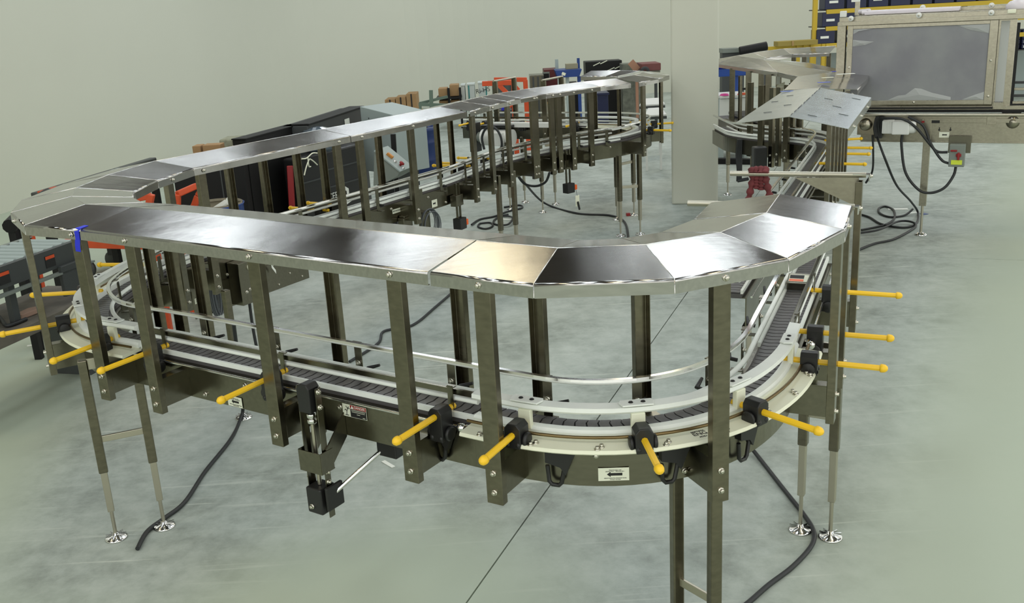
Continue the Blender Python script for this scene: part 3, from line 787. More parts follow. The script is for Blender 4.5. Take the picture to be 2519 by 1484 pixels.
for a, b in (((-0.040,-0.017),(-0.039,-0.007)), ((-0.039,-0.007),(-0.035,0.004)), ((-0.035,0.004),(-0.031,0.010)), ((-0.033,0.008),(-0.024,0.008)), ((-0.034,0.008),(-0.041,0.016)), ((-0.038,-0.004),(-0.044,0.003)), ((-0.044,0.003),(-0.048,-0.001)), ((-0.047,-0.019),(-0.030,-0.019))):
    pa = o + ex * a[0] + UPV * a[1] + n * 0.0009; pb = o + ex * b[0] + UPV * b[1] + n * 0.0009
    dv = (pb - pa); ic.box((pa + pb) / 2, (dv.length + 0.002, 0.0026, 0.0005), dv.normalized(), n.cross(dv).normalized(), n)
ic.lathe(o - ex * 0.0295 + UPV * 0.0135 + n * 0.0007, [(0, 0.0006), (0.0024, 0.0006), (0.0024, 0)], n, 10)
build('falling_figure', ic, INK, dg)
# lettering on the cream deck, running under the post
r, p = SEC['rc']
dd = p.nearest((0.597, 2.785, 0.715))[0]; p0, e0, t0 = p.at(dd); ex = Vector((-t0.x, -t0.y, 0)); ey = -Vector((e0.x, e0.y, 0))
for txt, l, sz in (('SEPTIMA', 0.118, 0.013), ('ENG', 0.134, 0.026), ('ADJU', 0.153, 0.012)):
    text_part('deck_lettering', txt, sz, INK, r, p.pt(dd, l, 0.7228 - (l - 0.07) * 0.0686), ex, ey)

# height-adjusting drive on the front conveyor
r, p = SEC['front']
dd = p.nearest((-0.751, 3.311, 0.75))[0]
p0, e0, t0 = p.at(dd); e3 = Vector((e0.x, e0.y, 0)); t3 = Vector((t0.x, t0.y, 0)); o = p.pt(dd, 0.205, 0.045)
g = build('drive_gearbox', MB().prism([(-0.030, 0.640), (0.030, 0.640), (0.032, 0.735), (0.014, 0.752), (-0.020, 0.752), (-0.032, 0.735)], o - e3 * 0.025, t3, UPV, 0.056, e3), BLACK, r, bevel=0.004)
c = MB()
for z in (0.612, 0.590): c.lathe(o + Vector((0, 0, z)), [(0, 0), (0.017, 0), (0.019, 0.004), (0.019, 0.014), (0.017, 0.018), (0, 0.018)], UPV, 12)
build('shaft_coupling', c, CHROME, r)
build('drive_shaft', MB().cyl(o + Vector((0, 0, 0.64)), o + Vector((0, 0, 0.34)), 0.0085, 8), TUBE, r)
for k in (-1, 1):
    mb = MB().box(o + t3 * 0.046 * k + Vector((0, 0, 0.475)), (0.004, 0.026, 0.52), t3, e3).box(o + t3 * 0.040 * k - e3 * 0.013 + Vector((0, 0, 0.475)), (0.014, 0.004, 0.52), t3, e3)
    rl = build('slide_rail', mb, PANEL, r)
    for z in (0.72, 0.66, 0.40, 0.36, 0.30, 0.26): place('bolt', BOLT_ME, rl, o + t3 * 0.048 * k + Vector((0, 0, z)), t3 * k)
u = MB().box(o + e3 * 0.035 + Vector((0, 0, 0.445)), (0.110, 0.004, 0.085), t3, e3)
for k in (-1, 1): u.box(o + t3 * 0.055 * k + e3 * 0.002 + Vector((0, 0, 0.445)), (0.004, 0.066, 0.085), t3, e3)
u.box(o + Vector((0, 0, 0.404)), (0.110, 0.07, 0.004), t3, e3)
build('slide_bracket', u, PANEL, r, bevel=0.001)
for k in (-1, 1): build('bracket_arm', MB().prism([(0.0, 0.395), (0.0, 0.49), (-0.115, 0.60), (-0.115, 0.50)], o + t3 * (0.052 * k - 0.003), e3, UPV, 0.006, t3), PANEL, r)
lb = build('lower_gearbox', MB().box(o + Vector((0, 0, 0.285)), (0.076, 0.080, 0.105), t3, e3), BLACK, r, bevel=0.006)
build('gearbox_cover', MB().box(o - t3 * 0.060 - e3 * 0.01 + Vector((0, 0, 0.30)), (0.014, 0.085, 0.095), t3, e3), BLACK, r, bevel=0.004)
place('bolt', BOLT_ME, lb, o + e3 * 0.041 + t3 * 0.012 + Vector((0, 0, 0.262)), e3)
q2 = p.pt(p.nearest((-0.517,3.377))[0], -0.02, 0.495)
build('cross_shaft', MB().tube([o - t3 * 0.05 + Vector((0, 0, 0.30)), q2 + Vector((0,0,-0.01))], 0.0085, 10), CHROME, r)
build('upper_gearbox', MB().box(q2 - t3 * 0.02 + Vector((0, 0, 0.0)), (0.095, 0.075, 0.090), t3, e3), BLACK, r, bevel=0.005)
# twin counters on the front drive rod
build('digital_counter', MB().lathe(p.pt(p.nearest((-0.163, 3.067, 0.7))[0], 0.112, 0.700) - t3 * 0.03, [(0, 0), (0.013, 0), (0.015, 0.004), (0.015, 0.018), (0.011, 0.021), (0.011, 0.026), (0.015, 0.029), (0.015, 0.045), (0.013, 0.05), (0, 0.05)], t3, 14), CHROME, r)
r, p = SEC['low']
dd = p.nearest((1.19, 3.62))[0]; t0 = p.at(dd)[2]; t3 = Vector((t0.x, t0.y, 0))
build('spring_coupling', MB().lathe(p.pt(dd, 0.125, 0.715) - t3 * 0.02, [(0, 0)] + [(0.016 if k % 2 else 0.019, 0.006 * k) for k in range(10)] + [(0, 0.056)], t3, 14), CHROME, r)

# gear on the far straight conveyor: deep drive frame, junction box with coil, slide drives with orange caps
r, p = SEC['mid']
def slide_drive(r, p, d, drop=0.14):
    p0, e0, t0 = p.at(d); e3 = Vector((-e0.x, -e0.y, 0)); t3 = Vector((t0.x, t0.y, 0)); o = p.pt(d, -0.145, 0); zb = 0.52 - drop
    for k in (-1, 1): build('slide_rail', MB().box(o + t3 * 0.024 * k + Vector((0, 0, (0.72 + zb - 0.05) / 2)), (0.012, 0.016, 0.72 - zb + 0.05), t3, e3), PANEL, r)
    build('slide_bracket', MB().box(o + Vector((0, 0, 0.575)) - e3 * 0.01, (0.11, 0.06, 0.09), t3, e3), PANEL, r, bevel=0.002)
    build('lower_gearbox', MB().box(o + e3 * 0.004 + Vector((0, 0, zb)), (0.100, 0.075, 0.095), t3, e3), BLACK, r, bevel=0.005)
    build('switch_cap', MB().box(o + t3 * 0.07 + e3 * 0.02 + Vector((0, 0, zb)), (0.034, 0.036, 0.05), t3, e3), ORSW, r, bevel=0.006, label='orange square cap')
    return o, e3, t3
o1, e1, t1 = slide_drive(r, p, 2.78)
r2, p2 = SEC['s']
o2, e2, t2 = slide_drive(r2, p2, p2.nearest((0.652, 9.048, 0.56))[0] + 0.26, 0.18)
p0, e0, t0 = p.at(1.5); n = Vector((-e0.x, -e0.y, 0)); ex = Vector((t0.x, t0.y, 0)); e3, t3 = n, ex
for sd in (-1, 1): build('drive_frame', MB().box((p.pt(0.03, sd * 0.088, 0) + p.pt(1.02, sd * 0.088, 0)) / 2 + Vector((0, 0, 0.46)), (0.99, 0.006, 0.18), ex, n), PANEL, r)
for k in range(5): place('bolt', BOLT_ME, r, p.pt(0.52 + 0.11 * k, -0.0915, 0.40 + 0.05 * (k % 2)), n)
o = p.pt(2.33, -0.13, 0)
build('junction_box', MB().box(o + Vector((0, 0, 0.50)), (0.09, 0.05, 0.15), t3, e3), PANEL, r, bevel=0.004)
build('mounting_plate', MB().box(o + Vector((0, 0, 0.62)) - e3 * 0.02, (0.05, 0.006, 0.26), t3, e3), PANEL, r)
co = MB()
for k in range(7):
    rr = 0.092 + 0.007 * (k % 4); cc = o + e3 * (0.032 + 0.008 * k) + Vector((0, 0, 0.485 - 0.004 * k))
    co.tube([cc + t3 * (rr * math.cos(a)) + UPV * (rr * 1.1 * math.sin(a)) for a in [2*PI*i/28 for i in range(28)]], 0.0042, 6, closed=True)
tag(build('cable_coil', co, GREYCABLE, None, loc=o), 'grey coiled cable hanging on a box at the middle conveyor', 'cable')
build('gear_housing', MB().box(p.pt(2.10, -0.12, 0.50), (0.11, 0.06, 0.15), t3, e3).box(p.pt(2.10, -0.12, 0.582), (0.08, 0.05, 0.02), t3, e3), PANEL, r, bevel=0.006)
arrow_label(r, p.pt(2.53, -0.0925, 0.597), ex, n, 0.075, 0.06, left=False, lines=False)
pl = build('number_plate', MB().box(p.pt(2.04, -0.0925, 0.635), (0.10, 0.001, 0.032), ex, n, UPV), LABELW, r, label='white number strip')
text_part('lettering', 'PETWOIA', 0.020, INK, pl, p.pt(2.04, -0.0945, 0.635), ex, UPV)
pl = build('number_plate', MB().box(p.pt(0.08, -0.0925, 0.48), (0.085, 0.001, 0.034), ex, n, UPV), LABELW, r, label='white strip reading 794133')
text_part('lettering', '794133', 0.024, INK, pl, p.pt(0.08, -0.0945, 0.48), ex, UPV)
arrow_label(r, p.pt(0.90, -0.0925, 0.405), ex, n, 0.065, 0.05, left=False, lines=False)
arrow_label(r2, p2.pt(p2.nearest((0.871, 9.391, 0.6))[0], -0.0925, 0.60), Vector((t2.x, t2.y, 0)), e2, 0.07, 0.06, left=False, lines=False)
b1 = build('control_box', MB().box(p.pt(0.40, -0.145, 0.515), (0.14, 0.10, 0.27), ex, n), PANEL, r, bevel=0.004)
build('knob', MB().lathe(p.pt(0.42, -0.195, 0.61), [(0.022, 0), (0.022, 0.010), (0.016, 0.016), (0, 0.016)], n, 14), CREAM, b1)
for dx, dz in ((-0.03, 0.46), (0.0, 0.47), (0.02, 0.42)): place('bolt', BOLT_ME, b1, p.pt(0.40 + dx, -0.195, dz), n)
cable('control_cable', [p.pt(0.42, -0.15, 0.38), p.pt(0.42, -0.15, 0.20), p.pt(0.43, -0.16, 0.0), p.pt(0.46, -0.2, FZ + 0.015), p.pt(0.55, -0.4, FZ + 0.015)], 0.010, RUBBER, 'black cable dropping from the control box to the floor behind the front conveyor')
q = p.pt(0.68, -0.13, 0.525)
tg = thing('white_tag', 'small white tag hanging just below the front cover edge', 'tag', tuple(q))
build('card', MB().box(q, (0.058, 0.002, 0.024), (ex * 0.55 - UPV * 0.83).normalized(), n), PAPER, tg); build('cord', MB().tube([q + UPV * 0.02, q + UPV * 0.10 - n * 0.03], 0.0015, 6), PAPER, tg)
co = MB()
for k in range(8):
    cc = p.pt(0.17, -0.12 - 0.006 * (k % 3), 0.475) + ex * 0.006 * k
    co.tube([cc + ex * (0.030 * math.cos(a)) + UPV * (0.12 * math.sin(a)) for a in [2*PI*i/20 for i in range(20)]], 0.004, 6, closed=True)
tag(build('cable_coil', co, GREYCABLE, None, loc=p.pt(0.17, -0.12, 0.475)), 'dark looped cable bundle hanging behind the front conveyor at left', 'cable')
t = thing('key_tag', 'cream hanging tag with a black lever under the far conveyor', 'tag', tuple(o2 + Vector((0, 0, 0.1))))
build('card', MB().box(o2 + e2 * 0.03 + t2 * 0.09 + Vector((0, 0, 0.20)), (0.055, 0.002, 0.11), t2, e2), CREAM, t, bevel=0.0008)
build('string', MB().tube([o2 + e2 * 0.025 + t2 * 0.075 + Vector((0, 0, 0.325)), o2 + e2 * 0.03 + t2 * 0.09 + Vector((0, 0, 0.25))], 0.0018, 6), BLACK, t)
build('crank_lever', MB().box(o2 + e2 * 0.04 + t2 * 0.095 + Vector((0, 0, 0.15)), (0.022, 0.012, 0.09), (t2 + UPV * 0.25).normalized(), e2, (UPV - t2 * 0.25).normalized()), BLACK, t, bevel=0.005)

# ------------------------------------------------------------------ the covers of the main conveyor
CG = None
cover('conveyor_cover', 'brushed steel cover over the right-hand bend, in five faceted pieces', P_RC, left=None, right=None)
cover('conveyor_cover', 'long flat-sided steel cover over the front conveyor with curved lamp reflections', [(-0.108,3.105), (-1.600,4.105)])
LCO = offset(P_LC, -HW)
cover('conveyor_cover', 'faceted steel cover over the left end bend, blue tape at its joint', P_LC)
cover('conveyor_cover', 'straight steel cover at left, next to the left bend and over the black cabinet', [(-2.010,5.603), (-1.26,6.786)])
cover('conveyor_cover', 'second straight steel cover, over the blue drum, with a warm lamp reflection', [(-1.257,6.79), (-0.495,7.994)])
cover('conveyor_cover', 'faceted steel cover over the double bend in the middle distance', P_S[:6])
cover('conveyor_cover', 'short straight steel cover just before the far bend', [P_S[5], P_S[6]])
cover('conveyor_cover', 'faceted steel cover over the far return bend beside the added grey column', P_FAR, left=None, right=None)
t = MB(); 
a, b = Vector(P_FRONT[1]), Vector(P_FRONT[0]); dv = (b - a).normalized(); nv = Vector((-dv.y, dv.x)) * -1
o = Vector((a.x, a.y, 0)) + Vector((nv.x, nv.y, 0)) * (HW + 0.0022) - Vector((dv.x, dv.y, 0)) * 0.005
d3 = Vector((dv.x, dv.y, 0)); n3 = Vector((nv.x, nv.y, 0))
prof = [(-0.045, 1.300), (-0.008, 1.2955), (0.0012, 1.284), (0.0012, 1.246), (0.004, 1.222), (0.003, 1.198)]
vs = []
for k in (-1, 1):
    for i, (l, z) in enumerate(prof): vs.append(o + n3 * l + d3 * (0.017 * k * (1 if i else 0.75) - 0.003 * i) + Vector((0, 0, z)))
t.add(vs, [(i, i+1, 6+i+1, 6+i) for i in range(5)], False)
tag(build('blue_tape_strip', t, BLUE, None, solid=0.0012, loc=tuple(o + Vector((0, 0, 1.2)))), 'blue tape strip folded over the cover joint at the left bend', 'tape')
# hand bars of the walk-through, the cloth on the far bar
def hand_bar(q, zz, label, L):
    r, p, d, l = owner(q); p0, e0, t0 = p.at(d); e3 = Vector((-e0.x, -e0.y, 0)); t3 = Vector((t0.x, t0.y, 0))
    a = p.pt(d, 0.262, zz)
    h = thing('hand_bar', label, 'bar', tuple(a))
    build('bar', MB().tube([a, a + e3 * L], 0.0125, 12), TUBE, h)
    build('end_clip', MB().box(a + e3 * 0.02 + Vector((0, 0, 0.004)), (0.07, 0.036, 0.004), e3, t3).box(a - e3 * 0.014 + Vector((0, 0, -0.01)), (0.004, 0.036, 0.03), e3, t3), CHROME, h)
    place('bolt', BOLT_ME, h, a - e3 * 0.018 - Vector((0, 0, 0.004)), -e3)
    return h, a, e3, t3
h1, a1, b1, t1b = hand_bar((1.623, 4.251, 0.528), 1.262, 'longer steel bar across the walk-through, carrying the maroon cloth', 0.60)
build('gusset', MB().prism([(0.03, -0.014), (0.31, -0.020), (0.03, -0.15)], a1 - t1b * 0.02, b1, UPV, 0.003, t1b), MACH, h1)
h2, a2, b2, t2b = hand_bar((1.336, 3.597, 0.528), 1.262, 'steel bar just above the right bend cover, ending free at left', 0.64)
# cloth: a knotted rag hung over the bar
cl = MB()
oc = a1 + b1 * 0.47
for k, (dx, w, l, sp) in enumerate(((-0.030, 0.019, 0.115, -0.028), (-0.010, 0.018, 0.05, 0), (0.012, 0.018, 0.045, 0), (0.030, 0.019, 0.120, 0.022))):
    c0 = oc + b1 * dx
    pts = [c0 + t1b * 0.012 + Vector((0, 0, 0.004)), c0 + Vector((0, 0, 0.020)), c0 - t1b * 0.016 + Vector((0, 0, 0.002)), c0 - t1b * 0.022 + Vector((0, 0, -0.03))]
    pts += [c0 - t1b * 0.022 + b1 * (sp * f) + Vector((0, 0, -0.03 - l * f)) for f in (0.35, 0.7, 1.0)]
    cl.tube(catmull(pts, 4), [w * (0.8 + 0.25 * math.sin(1.7 * i + k)) for i in range(len(catmull(pts, 4)))], 9)
tag(build('cloth_rag', cl, CLOTH, None, loc=tuple(oc)), 'maroon rag knotted over the walk-through bar', 'cloth')

# ------------------------------------------------------------------ the parallel conveyor on the right and its covers
nr = Vector((0.917, -0.399)); dr = Vector((0.399, 0.917))
B0 = Vector((1.17, 3.275)) - nr * 0.575
def BP(s): return tuple(B0 + dr * s)
PB = Path(chaikin(densify([BP(0.95), BP(5.25), (2.93,8.78), (2.84,9.15), (2.58,9.42), (2.36,9.85), (2.36,10.5)], 0.3), 3))
br_ = thing('conveyor_section', 'parallel conveyor beyond the walk-through, curving left under the galvanised cover', 'conveyor', (PB.p[0].x, PB.p[0].y, 0.6))
conveyor(br_, PB, side=-1)
SEC['b'] = (br_, PB)
dcv0, dcv1 = PB.nearest((2.80,8.45))[0], PB.nearest((2.36,9.85))[0]
fr = [(p, -e) for p, e in PB.frames(dcv0 - 0.25, dcv1)]
build('guide_curve', MB().sweep(fr, [(0.046, 0.800), (0.088, 0.800), (0.094, 0.808), (0.092, 0.824), (0.050, 0.828)]), WHITE, br_)
build('guide_curve', MB().sweep(fr, [(0.050, 0.716), (0.100, 0.716), (0.100, 0.734), (0.054, 0.744)]), WHITE, br_)
for k in range(3):
    p0, e0, t0 = PB.at(dcv0 + 0.05 + 0.32 * k); e3 = Vector((-e0.x, -e0.y, 0)); t3 = Vector((t0.x, t0.y, 0))
    build('standoff_block', MB().box(PB.pt(dcv0 + 0.05 + 0.32 * k, -0.085, 0.77), (0.05, 0.022, 0.07), t3, e3), CREAM, br_, bevel=0.003)
for q, lo in (((2.86, 7.505, 0.745), .40), ((3.1, 7.97, 0.745), .40), ((3.232, 8.288, 0.745), .40), ((3.417, 8.901, 0.745), .36)):
    d, l = PB.nearest(q); make_clamp(br_, PB, d, -1, l_out=0.40, low=True)
for s in (3.25, 3.55, 3.85, 4.15, 4.45, 4.75): make_post(br_, PB, s - 0.95, -1, z1=1.29)
for k in range(8): make_rail_bracket(br_, PB, 0.4 + k * 0.52, 1)
for q in ((2.581, 10.947, 0.528), (2.436, 9.599, 0.528), (2.452, 9.24, 0.528), (2.458, 8.898, 0.45), (2.528, 8.92, 0.45), (2.66, 9.112, 0.45), (2.768, 9.272, 0.45), (2.906, 9.48, 0.45)):
    p0 = Vector((q[0], q[1]))
    # rear posts of the covers stand on the left side, web towards the camera
    d, l = PB.nearest(q); e0 = PB.at(d)[1]; 
    make_post(br_, PB, d, 1 if l > 0 else -1, l=abs(l), z1=1.25, bracket=False, skirt_bolt=False)
legs('b', [(2.644, 11.367, -0.2), (2.794, 10.812, -0.2)], rz=0.3)
make_leg(br_, BP(2.2)[0] + 0.08, BP(2.2)[1], 0.6); make_leg(br_, BP(2.2)[0] - 0.09, BP(2.2)[1] + 0.04, 0.6)
make_leg(br_, BP(4.4)[0] + 0.08, BP(4.4)[1], 0.6); make_leg(br_, BP(4.4)[0] - 0.09, BP(4.4)[1] + 0.04, 0.6)
mb = MB().prism([(-0.06, 0.52), (0.06, 0.52), (0.06, 0.72), (-0.06, 0.72)], V((2.367, 8.866, 0.6), 0), (1, 0, 0), UPV, 0.12, (0, 1, 0))
build('drive_housing', mb, BLACK, br_, bevel=0.01)
mb = MB()
c0 = V((2.335, 9.615, 0.45), 0)
for k in range(4): mb.tube(catmull([c0 + Vector((0.012 * k, 0, 0.70)), c0 + Vector((0.015 * k - 0.01, 0.01, 0.55)), c0 + Vector((0.011 * k, 0, 0.40)), c0 + Vector((0.011 * k, 0.01, 0.28))], 5), 0.012, 8)
mb.tube([c0 + Vector((0, 0, 0.285)), c0 + Vector((0.11, 0, 0.30))], 0.017, 8)
tag(build('cable_bundle', mb, RUBBER, None, loc=tuple(c0 + Vector((0, 0, 0.28)))), 'thick dark cable bundle hanging left of the maroon rag', 'cable')

# galvanised sheet over the parallel conveyor: wide, low-pitched, creased along the middle
gl = [Vector((1.399, 5.855, 1.325)), Vector((2.23, 7.732, 1.325))]
gc = [Vector((1.662, 5.626, 1.375)), Vector((2.379, 7.286, 1.375))]
gr = [Vector((1.902, 5.336, 1.325)), Vector((2.606, 6.882, 1.325))]
g = thing('galvanised_cover', 'dull galvanised sheet cover with pen dashes and a lamp reflection, near the machine', 'metal cover', tuple(gc[0]))
for S, nm in ((gl, 'sheet'), (gr, 'sheet')):
    mb = MB(); vs = [gc[0], S[0], S[1], gc[1]]; fs = (0, 1, 2, 3)
    nz = (vs[1] - vs[0]).cross(vs[2] - vs[0]).z
    mb.add(vs, [fs if nz > 0 else fs[::-1]]); build(nm, mb, GALV, g, solid=0.002)
mb = MB(); vs = [gr[0], gr[1], gr[1] - UPV * 0.055, gr[0] - UPV * 0.055]; mb.add(vs, [(0, 1, 2, 3)]); build('skirt', mb, GALV, g, solid=0.002)
mb = MB()
for k in range(11):
    f0 = 0.04 + k * 0.088; a = gc[0].lerp(gc[1], f0); b_ = gc[0].lerp(gc[1], f0 + 0.035 + 0.02 * (k % 3))
    for off in (0.0,): mb.tube([a + UPV * 0.0032, b_ + UPV * 0.0032], 0.0022, 5)
for k in range(9):
    u_ = 0.12 + 0.09 * k; S = gl if k % 2 else gr; w = (0.25, 0.5, 0.7)[k % 3]
    m0 = gc[0].lerp(gc[1], u_).lerp(S[0].lerp(S[1], u_), w); m1 = gc[0].lerp(gc[1], u_).lerp(S[0].lerp(S[1], u_), min(0.97, w + 0.16))
    mb.tube([m0 + UPV * 0.003, m1 + UPV * 0.003], 0.0018, 5)
build('pen_marks', mb, DGREY, g)
for f in (0.2, 0.5, 0.8): place('bolt', BOLT_ME, g, gr[0].lerp(gr[1], f) - UPV * 0.03 + Vector((0.917, -0.399, 0)) * 0.002, (0.917, -0.399, 0))
# far covers of that conveyor
cover('conveyor_cover', 'steel cover behind the galvanised sheet, white tags and blue tape scraps on it', [(2.497, 7.693, 1.335), (3.12,9.25)], [(2.352, 8.155, 1.292), (2.86,9.47)], [(2.866, 7.863, 1.292), (3.422, 9.105, 1.292)])
cover('conveyor_cover', 'steel cover left of the machine with wavy lamp reflections, above a row of dark posts', [(3.12,9.25), (3.119,11.66), (3.06,12.70)], [(2.86,9.47), (2.864,10.164), (2.66,12.037)], [(3.422, 9.105, 1.292), (3.55,11.3), (3.36,12.5)])
cover('conveyor_cover', 'farthest steel cover, bending right into the back of the machine', [(3.06,12.70), (3.40,13.25), (3.97,13.84), (4.70,13.80)], [(2.66,12.04), (2.80,12.9), (3.75,14.25), (4.70,14.25)], [(3.36,12.5), (3.41,12.61), (3.88,13.127), (4.33,12.95)])
for nm, q, sx, sy, m, lab in (('white_tag', (3.12, 8.88, 1.33), 0.16, 0.05, PAPER, 'white tag lying flat on the cover near the machine'), ('paper_scrap', (2.835, 8.506, 1.338), 0.10, 0.035, CREAM, 'small cream scrap beside the blue tape on the far cover'),
                              ('blue_tape_scrap', (2.657, 8.058, 1.338), 0.10, 0.04, mat('faded_blue_tape', (0.10, 0.14, 0.55), 0.6), 'pale blue tape scrap on the far cover'), ('blue_tape_scrap', (3.067, 9.04, 1.345), 0.04, 0.03, BLUE, 'small deep blue tape dot on the far cover ridge'),
                              ('blue_tape_scrap', (2.212, 7.549, 1.331), 0.11, 0.045, mat('worn_blue_tape', (0.13, 0.20, 0.50), 0.6), 'worn blue tape patch on the galvanised sheet corner')):
    tag(build(nm, MB().box(V(q) + Vector((0, 0, 0.008)), (sx, sy, 0.003)), m, None, bevel=0.0008, loc=tuple(V(q))), lab, 'scrap' if 'tag' not in nm else 'tag')
cq = V((3.032, 10.608, 1.1)); t = thing('paper_tag', 'cream paper tag hanging under the far cover by the dark posts', 'tag', tuple(cq))
build('card', MB().box(cq, (0.085, 0.003, 0.075), Vector((0.9, -0.2, 0.35)).normalized(), Vector((0.2, 1, 0)).normalized()), CREAM, t)
build('strap', MB().box(cq + Vector((-0.03, 0, 0.09)), (0.04, 0.003, 0.12)), PAPER, t)
for q in ((3.043, 11.485, 1.1), (3.081, 11.123, 1.1), (3.064, 12.194, 1.1), (3.087, 12.993, 1.1)): pass
far_posts = [((2.70,11.5), 1), ((2.74,10.9), 1), ((2.80,10.3), 1), ((2.90,9.75), 1), ((3.62,13.3), 1), ((4.05,13.15), 1)]
pc = thing('cover_support', 'row of dark steel posts carrying the covers left of the machine', 'support', (2.7, 10.6, 0))
for (x, y), _ in far_posts:
    build('post', MB().box((x + 0.03, y + 0.06, 0.88), (0.06, 0.04, 0.76), jv, jd), POST, pc, bevel=0.003)
    build('post', MB().box((x + 0.42, y + 0.25, 0.88), (0.06, 0.04, 0.76), jv, jd), POST, pc, bevel=0.003)
build('rail', MB().box((2.98, 10.7, 0.60), (0.5, 2.6, 0.14), Vector((0.997, 0.07, 0)), Vector((-0.07, 0.997, 0))), PANEL, pc)
build('belt', MB().box((2.98, 10.7, 0.70), (0.2, 2.6, 0.03), Vector((0.997, 0.07, 0)), Vector((-0.07, 0.997, 0))), BELT, pc)
for x, y in ((2.85, 9.7), (3.05, 11.8)): build('leg', MB().box((x, y, 0.28), (0.05, 0.05, 0.96)), POST, pc)

# ------------------------------------------------------------------ the machine with the hazy door
mdir = Vector((math.cos(math.radians(-29)), math.sin(math.radians(-29)), 0)); mnor = Vector((-mdir.y, mdir.x, 0)); MO = Vector((3.875, 8.904, -0.2)) - mnor * 0.015
KM = 1.0976         # scales the machine up about the camera, to fit the lowered floor
def MP(u, w, z): return MO + (mdir * u + mnor * w + Vector((0, 0, z))) * KM
def mbox(mb, u0, u1, w0, w1, z0, z1): return mb.box(MP((u0+u1)/2, (w0+w1)/2, (z0+z1)/2), (abs(u1-u0) * KM, abs(w1-w0) * KM, abs(z1-z0) * KM), mdir, mnor)
def mpart(name, boxes, m, parent, bevel=0.002, label=None):
    mb = MB()
    for b in boxes: mbox(mb, *b)
    return build(name, mb, m, parent, bevel=bevel, label=label)
mc = thing('shrink_machine', 'stainless machine with a hazy sliding door on white rollers and a white motor below', 'machine', tuple(MP(0, 0, 0)))
mpart('frame_post', [(-0.735, -0.665, 0.02, 0.08, 1.03, 1.80)], MACH, mc)
mpart('frame_post', [(-0.735, -0.665, 0.52, 0.58, 1.03, 1.80)], MACH, mc)
mpart('frame_post', [(0.495, 0.625, 0.03, 0.07, 1.08, 1.77)], MACH, mc)
mpart('frame_post', [(0.55, 0.61, 0.52, 0.58, 1.03, 1.80)], MACH, mc)
mpart('door_track', [(-0.72, 1.5, -0.03, 0.012, 1.772, 1.806), (-0.72, 1.5, 0.012, 0.05, 1.772, 1.84)], MACH, mc)
mpart('top_plate', [(-0.60, 1.5, 0.05, 0.56, 1.835, 1.845)], MACH, mc)
mpart('back_track', [(-0.60, 1.5, 0.30, 0.34, 1.845, 1.875)], MACH, mc)
dr_ = mpart('sliding_door', [(-0.645, -0.600, -0.022, 0.0, 1.115, 1.77), (0.435, 0.495, -0.022, 0.0, 1.115, 1.77), (-0.60, 0.435, -0.022, 0.0, 1.115, 1.150), (-0.60, 0.435, -0.022, 0.0, 1.742, 1.77)], MACH, mc)
build('pane', mbox(MB(), -0.60, 0.435, -0.014, -0.008, 1.150, 1.742), PANE, dr_, label='hazy grey door pane under wrinkled protective film')
for (u, z) in ((-0.62, 1.43), (0.462, 1.46), (0.465, 1.18), (-0.09, 1.135)): place('bolt', BOLT_ME, dr_, MP(u, -0.022, z), -mnor)
def wrinkle(name, pts, parent, w=-0.016):
    mb = MB(); n = len(pts); c = MP(sum(p[0] for p in pts)/n, w - 0.012, sum(p[1] for p in pts)/n)
    ring_ = [MP(u, w - 0.001 - 0.003 * (i % 2), z) for i, (u, z) in enumerate(pts)]
    mb.add(ring_ + [c], [(i, (i+1) % n, n) for i in range(n)]); return build(name, mb, CLEAR, parent)
wrinkle('film_fold', [(-0.30, 1.152), (-0.22, 1.19), (-0.16, 1.195), (-0.09, 1.25), (-0.04, 1.245), (0.05, 1.21), (0.19, 1.175), (0.19, 1.152)], dr_)
wrinkle('film_fold', [(0.27, 1.152), (0.36, 1.19), (0.433, 1.215), (0.433, 1.152)], dr_)
wrinkle('film_fold', [(-0.598, 1.74), (-0.598, 1.70), (-0.56, 1.725), (-0.45, 1.74)], dr_)
wrinkle('film_fold', [(0.20, 1.74), (0.30, 1.70), (0.433, 1.67), (0.433, 1.74)], dr_)
wrinkle('film_fold', [(-0.598, 1.60), (-0.598, 1.655), (-0.43, 1.635), (-0.50, 1.61)], dr_)
mpart('side_film', [(0.512, 0.575, 0.024, 0.028, 1.13, 1.76)], CLEAR, mc)
mpart('bracket', [(0.505, 0.58, -0.03, 0.02, 1.075, 1.13)], MACH, mc)
for u, w, z in ((-0.619, -0.036, 1.829), (-0.091, -0.036, 1.831), (0.438, -0.036, 1.826), (0.42, 0.29, 1.875), (-0.10, 0.29, 1.885)):
    wl = MB().lathe(MP(u, w, z), [(0.0, 0.012), (0.010, 0.012), (0.012, 0.009), (0.021, 0.010), (0.024, 0.004), (0.024, -0.008), (0, -0.008)], -mnor, 20)
    wo = build('door_roller', wl, WHITEP, mc)
    build('roller_axle', MB().lathe(MP(u, w, z) - mnor * 0.011, [(0, 0.007), (0.008, 0.006), (0.009, 0)], -mnor, 8), BOLT, wo)
mpart('end_block', [(-0.715, -0.665, -0.01, 0.04, 1.842, 1.892)], WHITEP, mc, bevel=0.006)
mpart('end_block', [(0.55, 0.61, -0.03, 0.01, 1.815, 1.845)], CREAM, mc, bevel=0.006)
mpart('upright_flat', [(-0.63, -0.59, 0.2, 0.21, 1.845, 1.96)], MACH, mc)
fm = MB().box(MP(-0.17, 0.18, 1.855), (0.80, 0.16, 0.012), mdir, mnor).tube([MP(-0.56, 0.14, 1.868), MP(0.20, 0.14, 1.866)], 0.020, 10).tube([MP(-0.59, 0.20, 1.875), MP(-0.50, 0.14, 1.88)], 0.022, 9)
tag(build('plastic_film_roll', fm, FILM, None, bevel=0.002, loc=tuple(MP(-0.17, 0.18, 1.85))), 'pinkish white plastic film lying on top of the machine', 'film')
